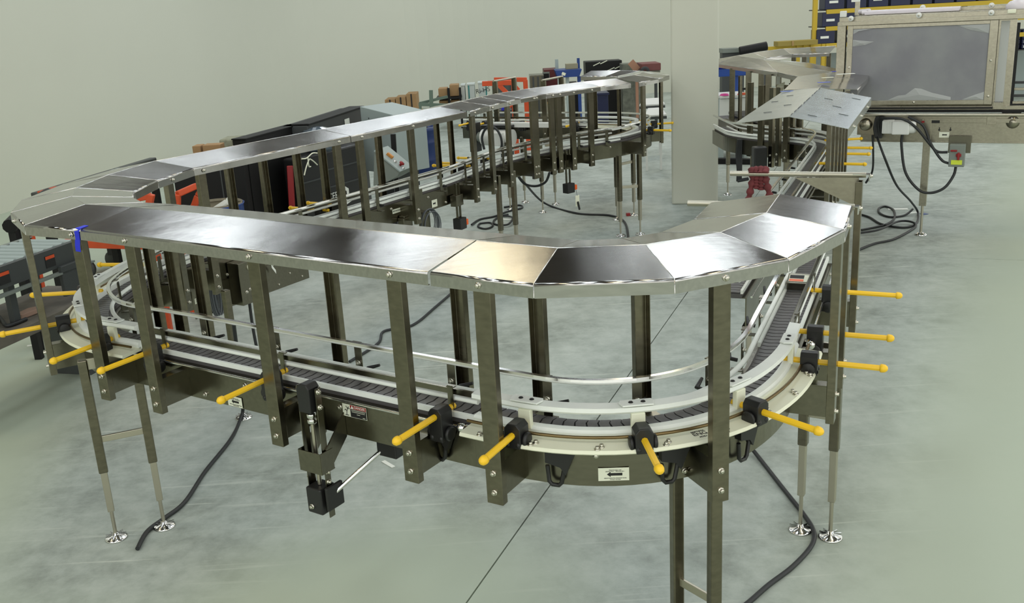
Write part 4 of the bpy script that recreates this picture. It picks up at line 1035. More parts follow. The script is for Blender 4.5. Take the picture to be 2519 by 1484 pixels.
fm = MB().lathe(MP(0.62, 0.14, 1.845), [(0.10, 0), (0.105, 0.03), (0.07, 0.065), (0.03, 0.075), (0.0, 0.07)], UPV, 9)
tag(build('crumpled_film', fm, FILM, None, loc=tuple(MP(0.62, 0.14, 1.845))), 'crumpled pinkish film ball at the machine top right corner', 'film')
mpart('lower_track', [(-0.50, 0.52, -0.03, 0.02, 1.080, 1.092), (-0.52, 1.5, -0.02, 0.03, 1.050, 1.070)], BLACKC, mc)
mpart('deck_rail', [(-0.46, 1.5, 0.0, 0.03, 1.070, 1.100)], MACH, mc)
build('handrail', MB().tube([MP(-0.47, -0.045, 1.034), MP(1.5, -0.045, 1.034)], 0.014, 12), TUBE, mc)
tk = mpart('tank_side', [(-0.50, 0.80, 0.0, 0.02, 0.800, 1.022), (-0.50, 0.80, 0.02, 0.40, 0.800, 0.812)], MACH, mc)
mpart('tank_fold', [(-0.02, 0.80, -0.010, 0.0, 0.965, 1.0), (-0.50, 0.80, -0.006, 0.0, 0.800, 0.812)], MACH, tk)
mpart('tank_end', [(0.80, 1.5, 0.05, 0.40, 0.86, 1.02)], MACH, mc)
build('far_wall', mbox(MB(), -0.66, 0.55, 0.56, 0.575, 1.03, 1.80), MACH, mc)
for k, z in enumerate((1.135, 1.18, 1.225, 1.27)):
    mpart('belt_frame_rail', [(0.64, 1.5, 0.10 + 0.09 * k, 0.13 + 0.09 * k, z - 0.03, z - 0.01)], (MACH, DGREY)[k % 2], mc)
for u in (0.03,):
    lg = mpart('leg', [(u - 0.028, u + 0.028, -0.012, 0.045, 0.26, 1.0)], MACH, mc)
    build('stem', MB().cyl(MP(u, 0.015, 0.26), MP(u, 0.015, 0.02), 0.012, 10), TUBE, lg)
    build('foot', MB().lathe(MP(u, 0.015, 0), [(0, 0.03), (0.02, 0.03), (0.05, 0.012), (0.055, 0.004), (0.055, 0), (0, 0)], n=20), CHROME, lg)
for u, w in ((1.35, 0.02), (1.35, 0.5)): mpart('leg', [(u - 0.028, u + 0.028, w - 0.025, w + 0.025, 0.0, 1.0)], MACH, mc)
mt = mpart('motor', [(-0.315, -0.225, -0.125, -0.03, 0.885, 0.995), (-0.235, -0.10, -0.14, -0.02, 0.880, 0.990)], WHITEP, mc, bevel=0.008, label='white ribbed electric motor')
for k in range(7): mbx = mpart('fin', [(-0.312 + 0.012 * k, -0.307 + 0.012 * k, -0.131, -0.025, 0.893, 0.990)], WHITEP, mt, bevel=0)
build('motor_end', MB().lathe(MP(-0.10, -0.075, 0.935), [(0.055, 0), (0.055, 0.03), (0.045, 0.05), (0, 0.055)], mdir, 18), WHITEP, mt)
build('gearbox', MB().lathe(MP(-0.46, -0.0, 0.95), [(0, 0.07), (0.04, 0.07), (0.055, 0.05), (0.06, 0)], -mnor, 20), MACH, mc)
mpart('gearbox_base', [(-0.53, -0.38, -0.012, 0.0, 0.86, 1.02)], MACH, mc)
sb = mpart('switch_box', [(0.215, 0.335, -0.10, -0.03, 0.615, 0.800)], GREYP, mc, bevel=0.006, label='grey isolator box with a red handle and yellow note')
mpart('switch_bracket', [(0.20, 0.37, -0.03, -0.022, 0.72, 0.86)], PANEL, mc)
mpart('red_handle', [(0.279, 0.297, -0.120, -0.10, 0.675, 0.735), (0.268, 0.308, -0.110, -0.10, 0.70, 0.725), (0.225, 0.275, -0.114, -0.106, 0.742, 0.757)], RED, sb, bevel=0.004)
mpart('note', [(0.235, 0.318, -0.104, -0.1005, 0.635, 0.672)], NOTE, sb, bevel=0)
arrow_label(mc, MP(0.16, -0.0015, 0.865), mdir, -mnor, 0.085, 0.05, lines=False)
mpart('label', [(-0.02, 0.04, -0.0115, -0.010, 0.965, 0.98)], RED, tk, bevel=0); mpart('label', [(0.05, 0.12, -0.0115, -0.010, 0.962, 0.985)], INK, tk, bevel=0)
mpart('latch_plate', [(0.47, 0.54, -0.014, -0.010, 0.95, 1.02)], MACH, tk)
build('bearing', MB().lathe(MP(0.66, -0.0, 0.97), [(0.0, 0.03), (0.025, 0.028), (0.03, 0.01), (0.055, 0.008), (0.055, 0)], -mnor, 16), MACH, tk)
for u in (0.12, 0.205): build('keyhole', MB().lathe(MP(u, -0.0005, 0.905), [(0, 0.002), (0.009, 0.002), (0.009, 0)], -mnor, 10).box(MP(u, -0.001, 0.918), (0.008, 0.002, 0.018), mdir, mnor), INK, tk)

# cables at the machine
cable('power_cable', [MP(-0.155, -0.09, 0.885), MP(-0.155, -0.09, 0.78), MP(-0.11, -0.10, 0.56), MP(0.0, -0.11, 0.42), MP(0.10, -0.11, 0.395), MP(0.20, -0.10, 0.44), MP(0.26, -0.07, 0.54), MP(0.272, -0.065, 0.62)], 0.013, RUBBER, 'thick black cable looping from the white motor to the grey switch box')
cable('power_cable', [MP(-0.34, -0.06, 0.86), MP(-0.35, -0.08, 0.99), MP(-0.28, -0.14, 1.015), MP(-0.15, -0.15, 1.01), MP(-0.05, -0.12, 0.94), MP(0.06, -0.08, 0.80), MP(0.12, -0.06, 0.735), MP(0.20, -0.06, 0.73)], 0.012, RUBBER, 'black cable arching over the white motor towards the switch box')
cable('power_cable', [MP(-0.12, -0.06, 1.02), MP(0.0, -0.08, 0.95), MP(0.06, -0.08, 0.82), MP(0.12, -0.08, 0.72), MP(0.17, -0.08, 0.66), MP(0.215, -0.07, 0.64)], 0.012, RUBBER, 'black cable dropping behind the leg into the switch box side')
cb = MB()
for k in range(5): cb.tube(catmull([MP(-0.37 + 0.012 * k, -0.05 - 0.01 * (k % 2), 1.02), MP(-0.385 + 0.013 * k, -0.06, 0.93), MP(-0.365 + 0.010 * k, -0.06, 0.84)], 5), 0.011, 8)
tag(build('cable_bundle', cb, RUBBER, None, loc=tuple(MP(-0.37, -0.05, 0.9))), 'bundle of black cables bunched beside the white motor', 'cable')
cable('power_cable', [MP(-0.36, -0.05, 0.85), V((3.441, 8.701, 0.6)), V((3.705, 9.034, 0.267)), V((4.052, 9.506, 0)), V((4.253, 9.783, -0.18)), V((4.06, 9.35, -0.188)), V((3.868, 9.176, -0.188)), V((3.722, 9.365, -0.188)), V((3.725, 9.701, -0.188)),
                      V((3.69, 9.856, -0.188))], 0.011, RUBBER, 'black cable running from the cable bundle down to the floor coil')
cable('power_cable', [V((4.203, 9.798, -0.15)), V((4.082, 9.704, -0.188)), V((3.921, 9.667, -0.188)), V((3.892, 9.862, -0.188)), V((3.97, 10.1, -0.188)), V((4.071, 10.182, -0.188)), V((4.079, 9.98, -0.188)), V((3.937, 9.601, -0.188)), V((3.759, 9.355, -0.188)), V((3.548, 9.224, -0.188)), V((3.443, 9.178, -0.188))], 0.011, RUBBER, 'coil of black cable on the floor right of the steel posts')
cable('power_cable', [V((3.325, 9.046, -0.188)), V((3.566, 9.064, -0.17)), V((3.886, 9.372, -0.17)), V((3.999, 9.302, -0.17)), V((3.957, 9.152, -0.188)), V((3.6, 8.751, -0.188)), V((3.358, 8.613, -0.188)), V((3.083, 8.366, -0.188))], 0.011, RUBBER, 'black cable end trailing from the coil towards the posts')
cable('power_cable', [MP(-0.40, -0.03, 0.86), V((3.485, 9.083, 0.6)), V((3.503, 9.122, 0.4)), V((3.484, 9.222, 0.267))], 0.010, RUBBER, 'thin black cable hanging beside the yellow rods')
# floor cables at the front and in the middle
cable('floor_cable', [V((1.187, 4.507, -0.17)), V((1.207, 4.424, -0.188)), V((1.232, 4.116, -0.188)), V((1.255, 3.844, -0.188)), V((1.251, 3.703, -0.188)), V((1.203, 3.592, -0.188)), V((1.083, 3.449, -0.188)), V((0.952, 3.33, -0.188)), V((0.843, 3.22, -0.188)), V((0.724, 3.112, -0.188))], 0.0105, RUBBER, 'black cable bending round the two right front feet')
cable('floor_cable', [(-1.47, 4.86, 0.55), V((-1.622, 5.324, -0.067)), V((-1.652, 5.307, -0.188)), V((-1.637, 5.022, -0.188)), V((-1.667, 4.649, -0.188)), V((-1.673, 4.319, -0.188)), V((-1.723, 4.164, -0.188)), V((-1.765, 4.044, -0.188)), V((-1.757, 3.893, -0.188))], 0.0105, RUBBER, 'black cable dropping from the front conveyor to the left feet')
cable('floor_cable', [V((-0.428, 8.03, -0.188)), V((-0.604, 7.439, -0.188)), V((-0.762, 6.964, -0.188)), V((-0.965, 6.855, -0.188)), V((-0.979, 6.581, -0.188)), V((-1.133, 6.228, -0.188))], 0.010, RUBBER, 'black cable on the floor behind the front conveyor centre')
cable('floor_cable', [V((0.108, 9.591, 0.5)), V((0.206, 10.322, 0.267)), V((0.452, 11.256, -0.15)), V((0.795, 10.745, -0.188)), V((1.139, 10.534, -0.188)), V((1.252, 10.178, -0.188)), V((1.207, 9.502, -0.188)), V((1.142, 9.162, -0.188))], 0.012, RUBBER, 'black cable across the floor below the hanging key tag')
cable('hanging_cable', [V((0.12, 9.339, 0.52)), V((0.187, 9.388, 0.42)), V((0.296, 9.329, 0.4)), V((0.388, 9.239, 0.45)), V((0.428, 9.166, 0.55))], 0.012, RUBBER, 'short black cable looping under the double bend conveyor')
cable('floor_cable', [V((-0.396, 10.421, -0.18)), V((-0.311, 10.717, -0.188)), V((-0.151, 10.83, -0.188)), V((0.015, 11.086, -0.188)), V((0.176, 11.233, -0.188)), V((0.156, 11.414, -0.188)), V((-0.03, 11.343, -0.188))], 0.011, RUBBER, 'black cable leading from the orange cap across the floor')
cable('floor_cable', [V((-0.081, 10.879, -0.188)), V((0.056, 10.64, -0.17)), V((0.006, 10.287, -0.17)), V((-0.119, 10.383, -0.188)), V((-0.155, 10.564, -0.188)), V((-0.09, 10.813, -0.188)), V((0.013, 10.898, -0.188))], 0.011, RUBBER, 'small loop of black cable beside the middle legs', k=8)
cable('floor_cable', [V((-0.308, 10.498, -0.188)), V((-0.195, 10.51, -0.188)), V((-0.163, 10.332, -0.188)), V((-0.238, 10.208, -0.188)), V((-0.323, 10.333, -0.188)), V((-0.308, 10.498, -0.188))], 0.010, RUBBER, 'tight ring of black cable near the orange cap')
for nm, q, sx, sy, a, m, lab in (('paper_strip', (-0.699, 4.631, -0.2), 0.10, 0.022, -0.9, PAPER, 'white paper strip on the floor under the front gearbox'), ('paper_strip', (0.009, 10.685, -0.2), 0.22, 0.06, -0.3, PAPER, 'white strip lying by the middle legs and cable'),
                              ('paper_strip', (4.159, 10.061, -0.2), 0.20, 0.07, -0.2, PAPER, 'white strip on the floor beside the black cable coil'), ('paper_strip', (4.226, 9.847, -0.2), 0.10, 0.05, 0.3, PAPER, 'white scrap beside the machine leg'),
                              ('blue_scrap', (4.308, 9.76, -0.2), 0.06, 0.06, 0.3, BLUEP, 'dark blue scrap on the floor by the machine leg'), ('red_plug', (1.34, 10.513, -0.2), 0.04, 0.04, 0.1, RED, 'small red cap on the floor near the far legs'),
                              ('paper_strip', (-3.639, 7.048, -0.2), 0.16, 0.03, 0.3, PAPER, 'white bit of tape on the floor at far left')):
    h = 0.03 if 'plug' in nm else 0.003
    tag(build(nm, MB().box(V(q) + Vector((0, 0, h / 2 + 0.001)), (sx, sy, h), Vector((math.cos(a), math.sin(a), 0)), Vector((-math.sin(a), math.cos(a), 0))), m, None, loc=tuple(V(q))), lab, 'scrap')

# ------------------------------------------------------------------ things standing behind the conveyor
def upright(mb, a, b, z0, z1, depth):
    """box whose front top edge runs from A to B (plan), going back by DEPTH"""
    a = V(a, 0); b = V(b, 0); d = b - a; L = d.length; d.normalize(); n = Vector((-d.y, d.x, 0))
    if n.dot(a) < 0: n = -n
    return mb.box((a + b) / 2 + n * depth / 2 + Vector((0, 0, (z0 + z1) / 2)), (L, depth, z1 - z0), d, n)
def frame_of(a, b):
    a = V(a, 0); b = V(b, 0); d = (b - a).normalized(); n = Vector((-d.y, d.x, 0))
    return d, (n if n.dot(a) > 0 else -n)
def bar(mb, a, b, w=0.05, t=None):
    a = V(a); b = V(b); d = b - a; L = d.length; d.normalize(); s = Vector((0, 1, 0)) if abs(d.y) < 0.9 else Vector((1, 0, 0))
    e = d.cross(s).normalized(); return mb.box((a + b) / 2, (L, t or w, w), d, d.cross(e).normalized(), e)
# left: gravity roller conveyor
a, b = (-3.012, 5.623, 0.75), (-2.852, 6.193, 0.75)
d, n = frame_of(a, b); A = V(a) - d * 0.35; L = (V(b) - V(a)).length + 0.5
rc = thing('roller_conveyor', 'grey roller conveyor with pale rollers at far left', 'conveyor', (A.x, A.y, FZ))
for k in (0, 1):
    build('side_channel', MB().box(A + d * L / 2 + n * (0.46 * k) + Vector((0, 0, -0.055)), (L, 0.012, 0.13), d, n).box(A + d * L / 2 + n * (0.46 * k + (0.015 if k == 0 else -0.015)) + Vector((0, 0, 0.008)), (L, 0.04, 0.005), d, n), DGREY if k == 0 else GREYP, rc)
for k in range(int(L / 0.085)):
    p = A + d * (0.05 + 0.085 * k) + Vector((0, 0, -0.012)); build('roller', MB().cyl(p + n * 0.03, p + n * 0.43, 0.030, 12), LGREY, rc)
for k, f in enumerate((0.35, 0.95)):
    for w in (0.03, 0.43): build('leg', MB().box(A + d * L * f + n * w + Vector((0, 0, -0.24)), (0.05, 0.04, 0.25), d, n), DGREY, rc)
build('gear_plate', MB().box(A + d * L * 0.80 - n * 0.02 + Vector((0, 0, -0.21)), (0.20, 0.03, 0.20), d, n).box(A + d * L * 0.93 - n * 0.025 + Vector((0, 0, -0.20)), (0.07, 0.03, 0.20), d, n), DGREY, rc, bevel=0.004)
build('lower_rail', MB().box(A + d * L / 2 - n * 0.01 + Vector((0, 0, -0.155)), (L, 0.05, 0.012), d, n), GREYP, rc)
for f in (0.30, 0.66):
    o = A + d * L * f - n * 0.008 + Vector((0, 0, -0.058))
    s = build('warning_label', MB().box(o, (0.085, 0.003, 0.075), d, n), INK, rc); build('label_stripe', MB().box(o - n * 0.002 + Vector((0, 0, 0.025)), (0.08, 0.002, 0.02), d, n), ORANGE, rc)
a = A - d * 0.1; b = A + d * (L + 0.1)
bn = thing('low_bench', 'dark low steel bench with clutter under the roller conveyor', 'bench', (b.x, b.y, FZ))
build('bench_top', MB().box((a + b) / 2 + n * 0.2 + Vector((0, 0, -0.40)), ((b - a).length, 0.55, 0.07), d, n), mat('worn_bench', (0.13, 0.115, 0.09), 0.7, noise=0.25, nscale=8), bn, bevel=0.004)
build('pedestal', MB().box(b - d * 0.12 + n * 0.25 + Vector((0, 0, (0.26 + FZ) / 2 - 0.75)), (0.12, 0.3, 0.26 - FZ), d, n), DGREY, bn)
p = A + d * L * 0.5 + n * 0.08 + Vector((0, 0, -0.363)); tag(build('wood_offcut', MB().prism([(-0.09,-0.03),(0.07,-0.045),(0.10,0.0),(0.05,0.04),(-0.08,0.03)], p, d, n, 0.03), mat('pink_wood', (0.42, 0.27, 0.2), 0.8), None, bevel=0.004, loc=tuple(p)), 'pinkish wooden offcut lying on the low bench', 'wood')
cable('work_cable', [A + d * (L * f) + n * w + Vector((0, 0, z)) for f, w, z in ((0.25, 0.1, -0.352), (0.32, 0.2, -0.33), (0.42, 0.24, -0.34), (0.36, 0.14, -0.352), (0.28, 0.02, -0.352), (0.40, 0.0, -0.352))], 0.012, RUBBER, 'tangled black hose on the low bench at far left')
# red dolly
a, b = (-4.096, 9.026, 0.04), (-3.651, 8.874, 0.04); d, n = frame_of(a, b)
dl = thing('platform_dolly', 'low red platform dolly seen below the blue tape', 'dolly', (a[0], a[1], FZ))
build('deck', upright(MB(), V(a) - d * 0.2, V(b) + d * 0.4, 0.11, 0.18, 0.5), ORANGE, dl, bevel=0.006)
for f in (0.0, 0.75):
    for w in (0.08, 0.42):
        c = V(a) + d * f + n * w; c.z = FZ + 0.09
        cs = build('caster', MB().lathe(c - n * 0.02, [(0, 0), (0.075, 0), (0.085, 0.01), (0.085, 0.03), (0.075, 0.04), (0, 0.04)], n, 16), DGREY, dl)
        build('fork', MB().box(c + Vector((0, 0, 0.13)), (0.05, 0.06, 0.16)), DGREY, cs)
# orange hand truck frame
ot = thing('hand_truck', 'orange tubular hand truck frame above the blue drum', 'hand truck', tuple(V((-4.074, 12.257, -0.4))))
T = [(-2.611, 7.6, 0.694), (-2.594, 7.6, 0.804), (-2.486, 7.75, 0.837), (-2.429, 7.75, 0.82), (-2.481, 7.75, 0.757), (-2.532, 7.75, 0.66)]
mb = MB()
for i in range(len(T) - 1): bar(mb, T[i], T[i+1], 0.05)
for q in (T[0], T[-1]): bar(mb, q, (q[0], q[1], FZ), 0.05)
build('frame', mb, ORANGE, ot, bevel=0.008)
mb = MB(); bar(mb, (-2.684, 7.2, 0.79), (-2.651, 7.2, 0.881), 0.05); bar(mb, (-2.784, 7.2, 0.852), (-2.653, 7.2, 0.869), 0.045); bar(mb, (-2.684, 7.2, 0.79), ((-2.684, 7.2, 0.79)[0], 7.2, FZ), 0.05)
tag(build('orange_rail', mb, ORANGE, None, bevel=0.006, loc=tuple(V((-4.675, 12.417, -0.4)))), 'short orange rail glimpsed inside the left bend', 'rail')
# blue bin with papers
c = V((-2.507, 8.3, 0.585)); c.z = FZ; top = (-2.507, 8.3, 0.585)[2]
dm_ = thing('waste_drum', 'open blue drum with paper scraps behind the front cover', 'drum', tuple(c))
R = 0.235
build('shell', MB().lathe(c, [(0.0, 0.0), (R - 0.025, 0.0), (R - 0.015, 0.02), (R - 0.01, top - FZ - 0.02), (R, top - FZ), (R - 0.01, top - FZ), (R - 0.02, top - FZ - 0.03), (R - 0.03, 0.03), (0, 0.03)], n=28), BLUEP, dm_)
build('liner', MB().lathe(c, [(0.0, top - FZ - 0.10), (0.16, top - FZ - 0.09), (R - 0.022, top - FZ - 0.03), (R - 0.016, top - FZ + 0.012), (R - 0.025, top - FZ - 0.01)], n=22), mat('brown_liner', (0.17, 0.15, 0.10), 0.8), dm_)
for dx, dy, rx, wh in ((0.03, -0.05, 0.5, 'frontmost'), (0.13, 0.02, -0.35, 'rightmost'), (0.06, 0.06, 0.9, 'steepest')):
    ex = Vector((math.cos(rx), 0.2, math.sin(rx))).normalized(); tag(build('paper_scrap', MB().box(c + Vector((dx, dy, top - FZ - 0.01)), (0.15, 0.004, 0.035), ex, ex.cross(Vector((0, 0.3, 1))).normalized(), None or ex.cross(ex.cross(Vector((0, 0.3, 1)))).normalized()), PAPER, None, loc=tuple(c + Vector((dx, dy, top - FZ)))),
        wh + ' white paper strip sticking out of the blue drum', 'paper', 'paper strips in the drum')
# dark cabinets behind the straight covers
K1Z = (-2.841, 9.2, 0.883)[2]
a, b = (-3.154, 9.2, 0.901), (-2.473, 9.2, 0.862)
k1 = thing('black_cabinet', 'long black cabinet behind the left straight cover', 'cabinet', (a[0], a[1], FZ)); d, n = frame_of(a, b)
build('body', upright(MB(), V(a), V(b), FZ, K1Z, 0.16), BLACKC, k1, bevel=0.01)
for f in (0.33, 0.66): build('door_gap', upright(MB(), V(a).lerp(V(b), f) - n * 0.004, V(a).lerp(V(b), f) + d * 0.012 - n * 0.004, FZ + 0.1, K1Z - 0.05, 0.01), DGREY, k1)
a, b = (-2.5, 9.499, 0.987), (-2.183, 10.6, 0.987)
k2 = thing('black_cabinet', 'tall black enclosure behind the dark part of the left straight cover', 'cabinet', (a[0], a[1], FZ)); d, n = frame_of(a, b)
build('body', upright(MB(), V(a), V(b), FZ, 0.987, 0.15), BLACKC, k2, bevel=0.01)
build('top_rim', upright(MB(), V(a) - d * 0.01 - n * 0.01, V(b) - n * 0.01, 0.987, 1.0, 0.16), BLACKC, k2)
a, b = (-2.061, 10.385, 1), (-1.71, 12.213, 1); d, n = frame_of(a, b)
k3 = thing('dark_machine', 'dark grey machine with a white label and clear bag, behind the warm lamp reflection', 'machine', (a[0], a[1], FZ))
build('body', upright(MB(), V(a), V(b), FZ, 1.0, 0.3), DGREY, k3, bevel=0.01)
build('top_lid', upright(MB(), V(a) - n * 0.02, V(b) - n * 0.02, 1.0, 1.02, 0.2), BLACKC, k3, bevel=0.005)
p = V(onp(854,312,a,b))
lb = build('label', MB().box(p - n * 0.006, (0.16, 0.004, 0.19), d, n), PAPER, k3); build('label_field', MB().box(p - n * 0.009 - Vector((0, 0, 0.03)), (0.12, 0.003, 0.10), d, n), DGREY, k3)
p = V(onp(768,345,a,b)) - n * 0.07
mb = MB().lathe(p - Vector((0, 0, 0.16)), [(0, 0), (0.10, 0.01), (0.17, 0.07), (0.19, 0.14), (0.14, 0.22), (0.16, 0.27), (0.06, 0.30), (0, 0.29)], n=11)
mb.sm = [False] * len(mb.sm)
tag(build('clear_bag', mb, mat('bluish_film', (0.10, 0.13, 0.16), 0.12, coat=0.6), None, loc=tuple(p)), 'crumpled clear plastic bag on the dark machine edge', 'bag')
a, b = (-2.132, 9.878, 0.72), (-1.589, 10.909, 0.72); d, n = frame_of(a, b)
tb = thing('black_tote', 'black plastic tote with a white nut emblem, behind the middle conveyor', 'tote', (a[0], a[1], FZ))
build('bin', upright(MB(), V(a), V(b), 0.0, 0.72, 0.16), BLACK, tb, bevel=0.02)
for z, f0, f1 in ((0.45, 0.05, 0.33), (0.52, 0.42, 0.95), (0.33, 0.45, 0.9), (0.20, 0.12, 0.36)):
    build('rib', upright(MB(), V(a).lerp(V(b), f0) - n * 0.012, V(a).lerp(V(b), f1) - n * 0.012, z, z + 0.014, 0.02), DGREY, tb)
build('base', upright(MB(), V(a), V(b), FZ, 0.0, 0.16), BLACKC, tb)
pe = V(onp(822,482,a,b)); text_part('lettering', 'CER', 0.10, PAPER, tb, pe - n * 0.006 - d * 0.02, d, UPV)
pn = V(onp(847,476,a,b)) - n * 0.006
hx = [(0.085 * math.cos(PI/6 + k * PI/3), 0.085 * math.sin(PI/6 + k * PI/3)) for k in range(6)]
mb = MB()
for k in range(6):
    x0, z0 = hx[k]; x1, z1 = hx[(k + 1) % 6]
    mb.prism([(x0, z0), (x1, z1), (x1 * 0.48, z1 * 0.48), (x0 * 0.48, z0 * 0.48)], pn, d, UPV, 0.004, -n)
mb.prism([(-0.05, -0.14), (0.12, -0.10), (0.12, -0.075), (0.02, -0.09)], pn, d, UPV, 0.004, -n)
build('nut_emblem', mb, PAPER, tb)
mb = MB()
p = V(onp(752,392,a,b)) - n * 0.03
for q in ([(-0.10, 0.02), (-0.02, 0.015), (0.08, 0.05), (0.16, 0.04)], [(0.0, 0.02), (0.0, -0.07), (0.03, -0.08)], [(-0.09, -0.15), (-0.04, -0.07), (0.02, 0.0)], [(0.03, 0.0), (0.08, -0.03), (0.14, -0.08)]):
    mb.tube(catmull([p + d * x + Vector((0, 0, z)) for x, z in q], 4), 0.007, 6)
tag(build('rope_bundle', mb, CREAM, None, loc=tuple(p)), 'cream cord ends hanging over the black tote', 'rope')
mb = MB(); bar(mb, onp(713,408,a,b), onp(719,520,a,b), 0.055)
tag(build('red_post', mb, RED, None, bevel=0.005, loc=onp(713,408,a,b)), 'red vertical bar beside the black tote', 'post')
# pale machine hood, grey control desk, blue drum
a, b = (-1.656, 11.547, 1.05), (-1.151, 10.393, 1.05)
a, b = (-1.661, 11.6, 1.064), (-1.234, 11.2, 0.981); d, n = frame_of(a, b)
hd = thing('machine_hood', 'pale grey sheet hood with screw holes beside the dark machine', 'machine', (a[0], a[1], FZ))
mb = MB().prism([(0, a[2]), ((V(b,0)-V(a,0)).length, b[2]), ((V(b,0)-V(a,0)).length, FZ + 0.5), (0, FZ + 0.5)], V(a, 0), d, UPV, 0.5, n); build('hood', mb, LGREY, hd, bevel=0.006)
build('base', MB().box(V(a, 0).lerp(V(b, 0), 0.5) + n * 0.25 + Vector((0, 0, FZ + 0.25)), (0.3, 0.4, 0.5), d, n), DGREY, hd)
for f, z in ((0.25, 0.93), (0.72, 0.95), (0.45, 0.83)): build('screw_hole', MB().box(V(a, 0).lerp(V(b, 0), f) - n * 0.003 + Vector((0, 0, z)), (0.012, 0.004, 0.018), d, n), DGREY, hd)
Yc = 9.4
cd = thing('control_desk', 'grey sloping control desk with a red mushroom button and yellow switch', 'control box', ((-1.162, 9.4, 0.504)[0], Yc, FZ))
P4 = [(-1.252, 9.4, 0.819), (-1.018, 9.4, 0.599), (-1.042, 9.4, 0.561), (-1.141, 9.4, 0.515), (-1.292, 9.4, 0.479)]
vs = [V(q) for q in P4] + [V(q) + Vector((0.10, 0.28, 0)) for q in P4]
mb = MB().add(vs, [(4,3,2,1,0), (5,6,7,8,9)] + [(i, (i+1) % 5, 5 + (i+1) % 5, 5 + i) for i in range(5)]); build('desk', mb, GREYP, cd, bevel=0.006)
sl = (V(P4[1]) - V(P4[0])).normalized(); bk = Vector((0.10, 0.28, 0)).normalized(); nu = bk.cross(sl); nu = nu if nu.z > 0 else -nu
mid = lambda f, g=0.14: V(P4[0]).lerp(V(P4[1]), f) + bk * g
build('top_plate', MB().box(mid(0.5) + nu * 0.008, ((V(P4[1])-V(P4[0])).length, 0.30, 0.016), sl, bk, nu), LGREY, cd, bevel=0.003)
build('mushroom_button', MB().lathe(mid(0.80, 0.10) + nu * 0.016, [(0.012, 0), (0.012, 0.02), (0.026, 0.024), (0.026, 0.036), (0, 0.042)], nu, 14), RED, cd)
build('toggle', MB().box(mid(0.38, 0.10) + nu * 0.03, (0.07, 0.03, 0.03), sl, bk, nu), mat('amber_switch', (0.6, 0.25, 0.05), 0.4), cd, bevel=0.005)
for f in (0.62, 0.94): build('button', MB().lathe(mid(f, 0.08) + nu * 0.016, [(0.016, 0), (0.016, 0.014), (0, 0.016)], nu, 12), CHROME, cd)
for q in ((-1.235, 9.5, 0.491), (-1.123, 9.5, 0.525)): build('leg', MB().box((q[0], q[1], (q[2] + FZ) / 2), (0.05, 0.05, q[2] - FZ)), BLACKC, cd)
mb = MB(); bar(mb, (-1.108, 9.9, 0.915), (-1.119, 9.9, 0.521), 0.05); q = (-1.119, 9.9, 0.521); bar(mb, q, (q[0], q[1], FZ), 0.05)
tag(build('black_pole', mb, BLACKC, None, loc=(q[0], q[1], FZ)), 'thin black pole between the control desk and the blue drum', 'pole')
c = V((-1.211, 14.004, -0.2)); sc_ = c.y
c.y += 0.2
hgt = at_depth(1037,312,c.y)[2] - FZ
dm2 = thing('blue_drum', 'large dark blue plastic drum behind the second straight cover', 'drum', (c.x, c.y, FZ))
r0 = 0.25
build('shell', MB().lathe((c.x, c.y, FZ), [(0, 0), (r0 * 0.93, 0), (r0, 0.03), (r0 * 1.03, 0.30 * hgt), (r0 * 1.06, 0.32 * hgt), (r0 * 1.04, 0.35 * hgt), (r0 * 1.08, 0.66 * hgt), (r0 * 1.12, 0.68 * hgt), (r0 * 1.09, 0.71 * hgt), (r0 * 1.10, 0.90 * hgt), (r0 * 1.16, 0.93 * hgt), (r0 * 1.16, hgt), (r0 * 0.9, hgt), (r0 * 0.88, hgt - 0.02), (0, hgt - 0.02)], n=30), DRUM, dm2)
build('bung', MB().lathe((c.x + 0.1, c.y, FZ + hgt - 0.02), [(0.03, 0), (0.03, 0.02), (0, 0.02)], n=12), BLACK, dm2)

# far clutter along the back of the hall
def crate(name, label, cat, x0, y0, x1, y1, Y, depth, m, extra=None, group=None, z_floor=True, gap=0.0):
    """upright box thing: its front fills that part of the back of the hall at depth Y"""
    p, q = at_depth(x0, y0, Y), at_depth(x1, y1, Y)
    z0 = FZ if z_floor else q[2]
    t = thing(name, label, cat, (p[0], Y, z0), group)
    return t, p[0], q[0], z0, p[2]
def cardbox(x0, x1, Y, z0, z1, label, dep=0.5, straps=1, group=None):
    t = thing('cardboard_box', label, 'box', ((x0 + x1) / 2, Y, z0), group)
    build('carton', MB().box(((x0 + x1) / 2, Y + dep / 2, (z0 + z1) / 2), (x1 - x0, dep, z1 - z0)), CARD, t, bevel=0.006)
    for k in range(straps): build('strap', MB().box((x0 + (x1 - x0) * (k + 1) / (straps + 1), Y - 0.003, (z0 + z1) / 2), (0.03, 0.008, z1 - z0)), INK, t)
    return t
pa, pb = (-2.643, 22.2, 0.006), (-1.85, 22.2, 0.016)
pl = thing('wooden_pallet', 'wooden pallet holding strapped cartons, left of the green rack', 'pallet', (pa[0], 22.2, FZ))
x0, x1 = pa[0], pb[0]
for k in range(3): build('bearer', MB().box((x0 + 0.06 + (x1 - x0 - 0.12) * k / 2, 22.7, FZ + 0.07), (0.10, 1.0, 0.10)), WOOD, pl)
for k in range(5): build('deck_board', MB().box(((x0 + x1) / 2, 22.25 + 0.225 * k, FZ + 0.135), (x1 - x0, 0.14, 0.025)), WOOD, pl)
for k in range(2): build('bottom_board', MB().box(((x0 + x1) / 2, 22.27 + 0.86 * k, FZ + 0.01), (x1 - x0, 0.12, 0.02)), WOOD, pl)
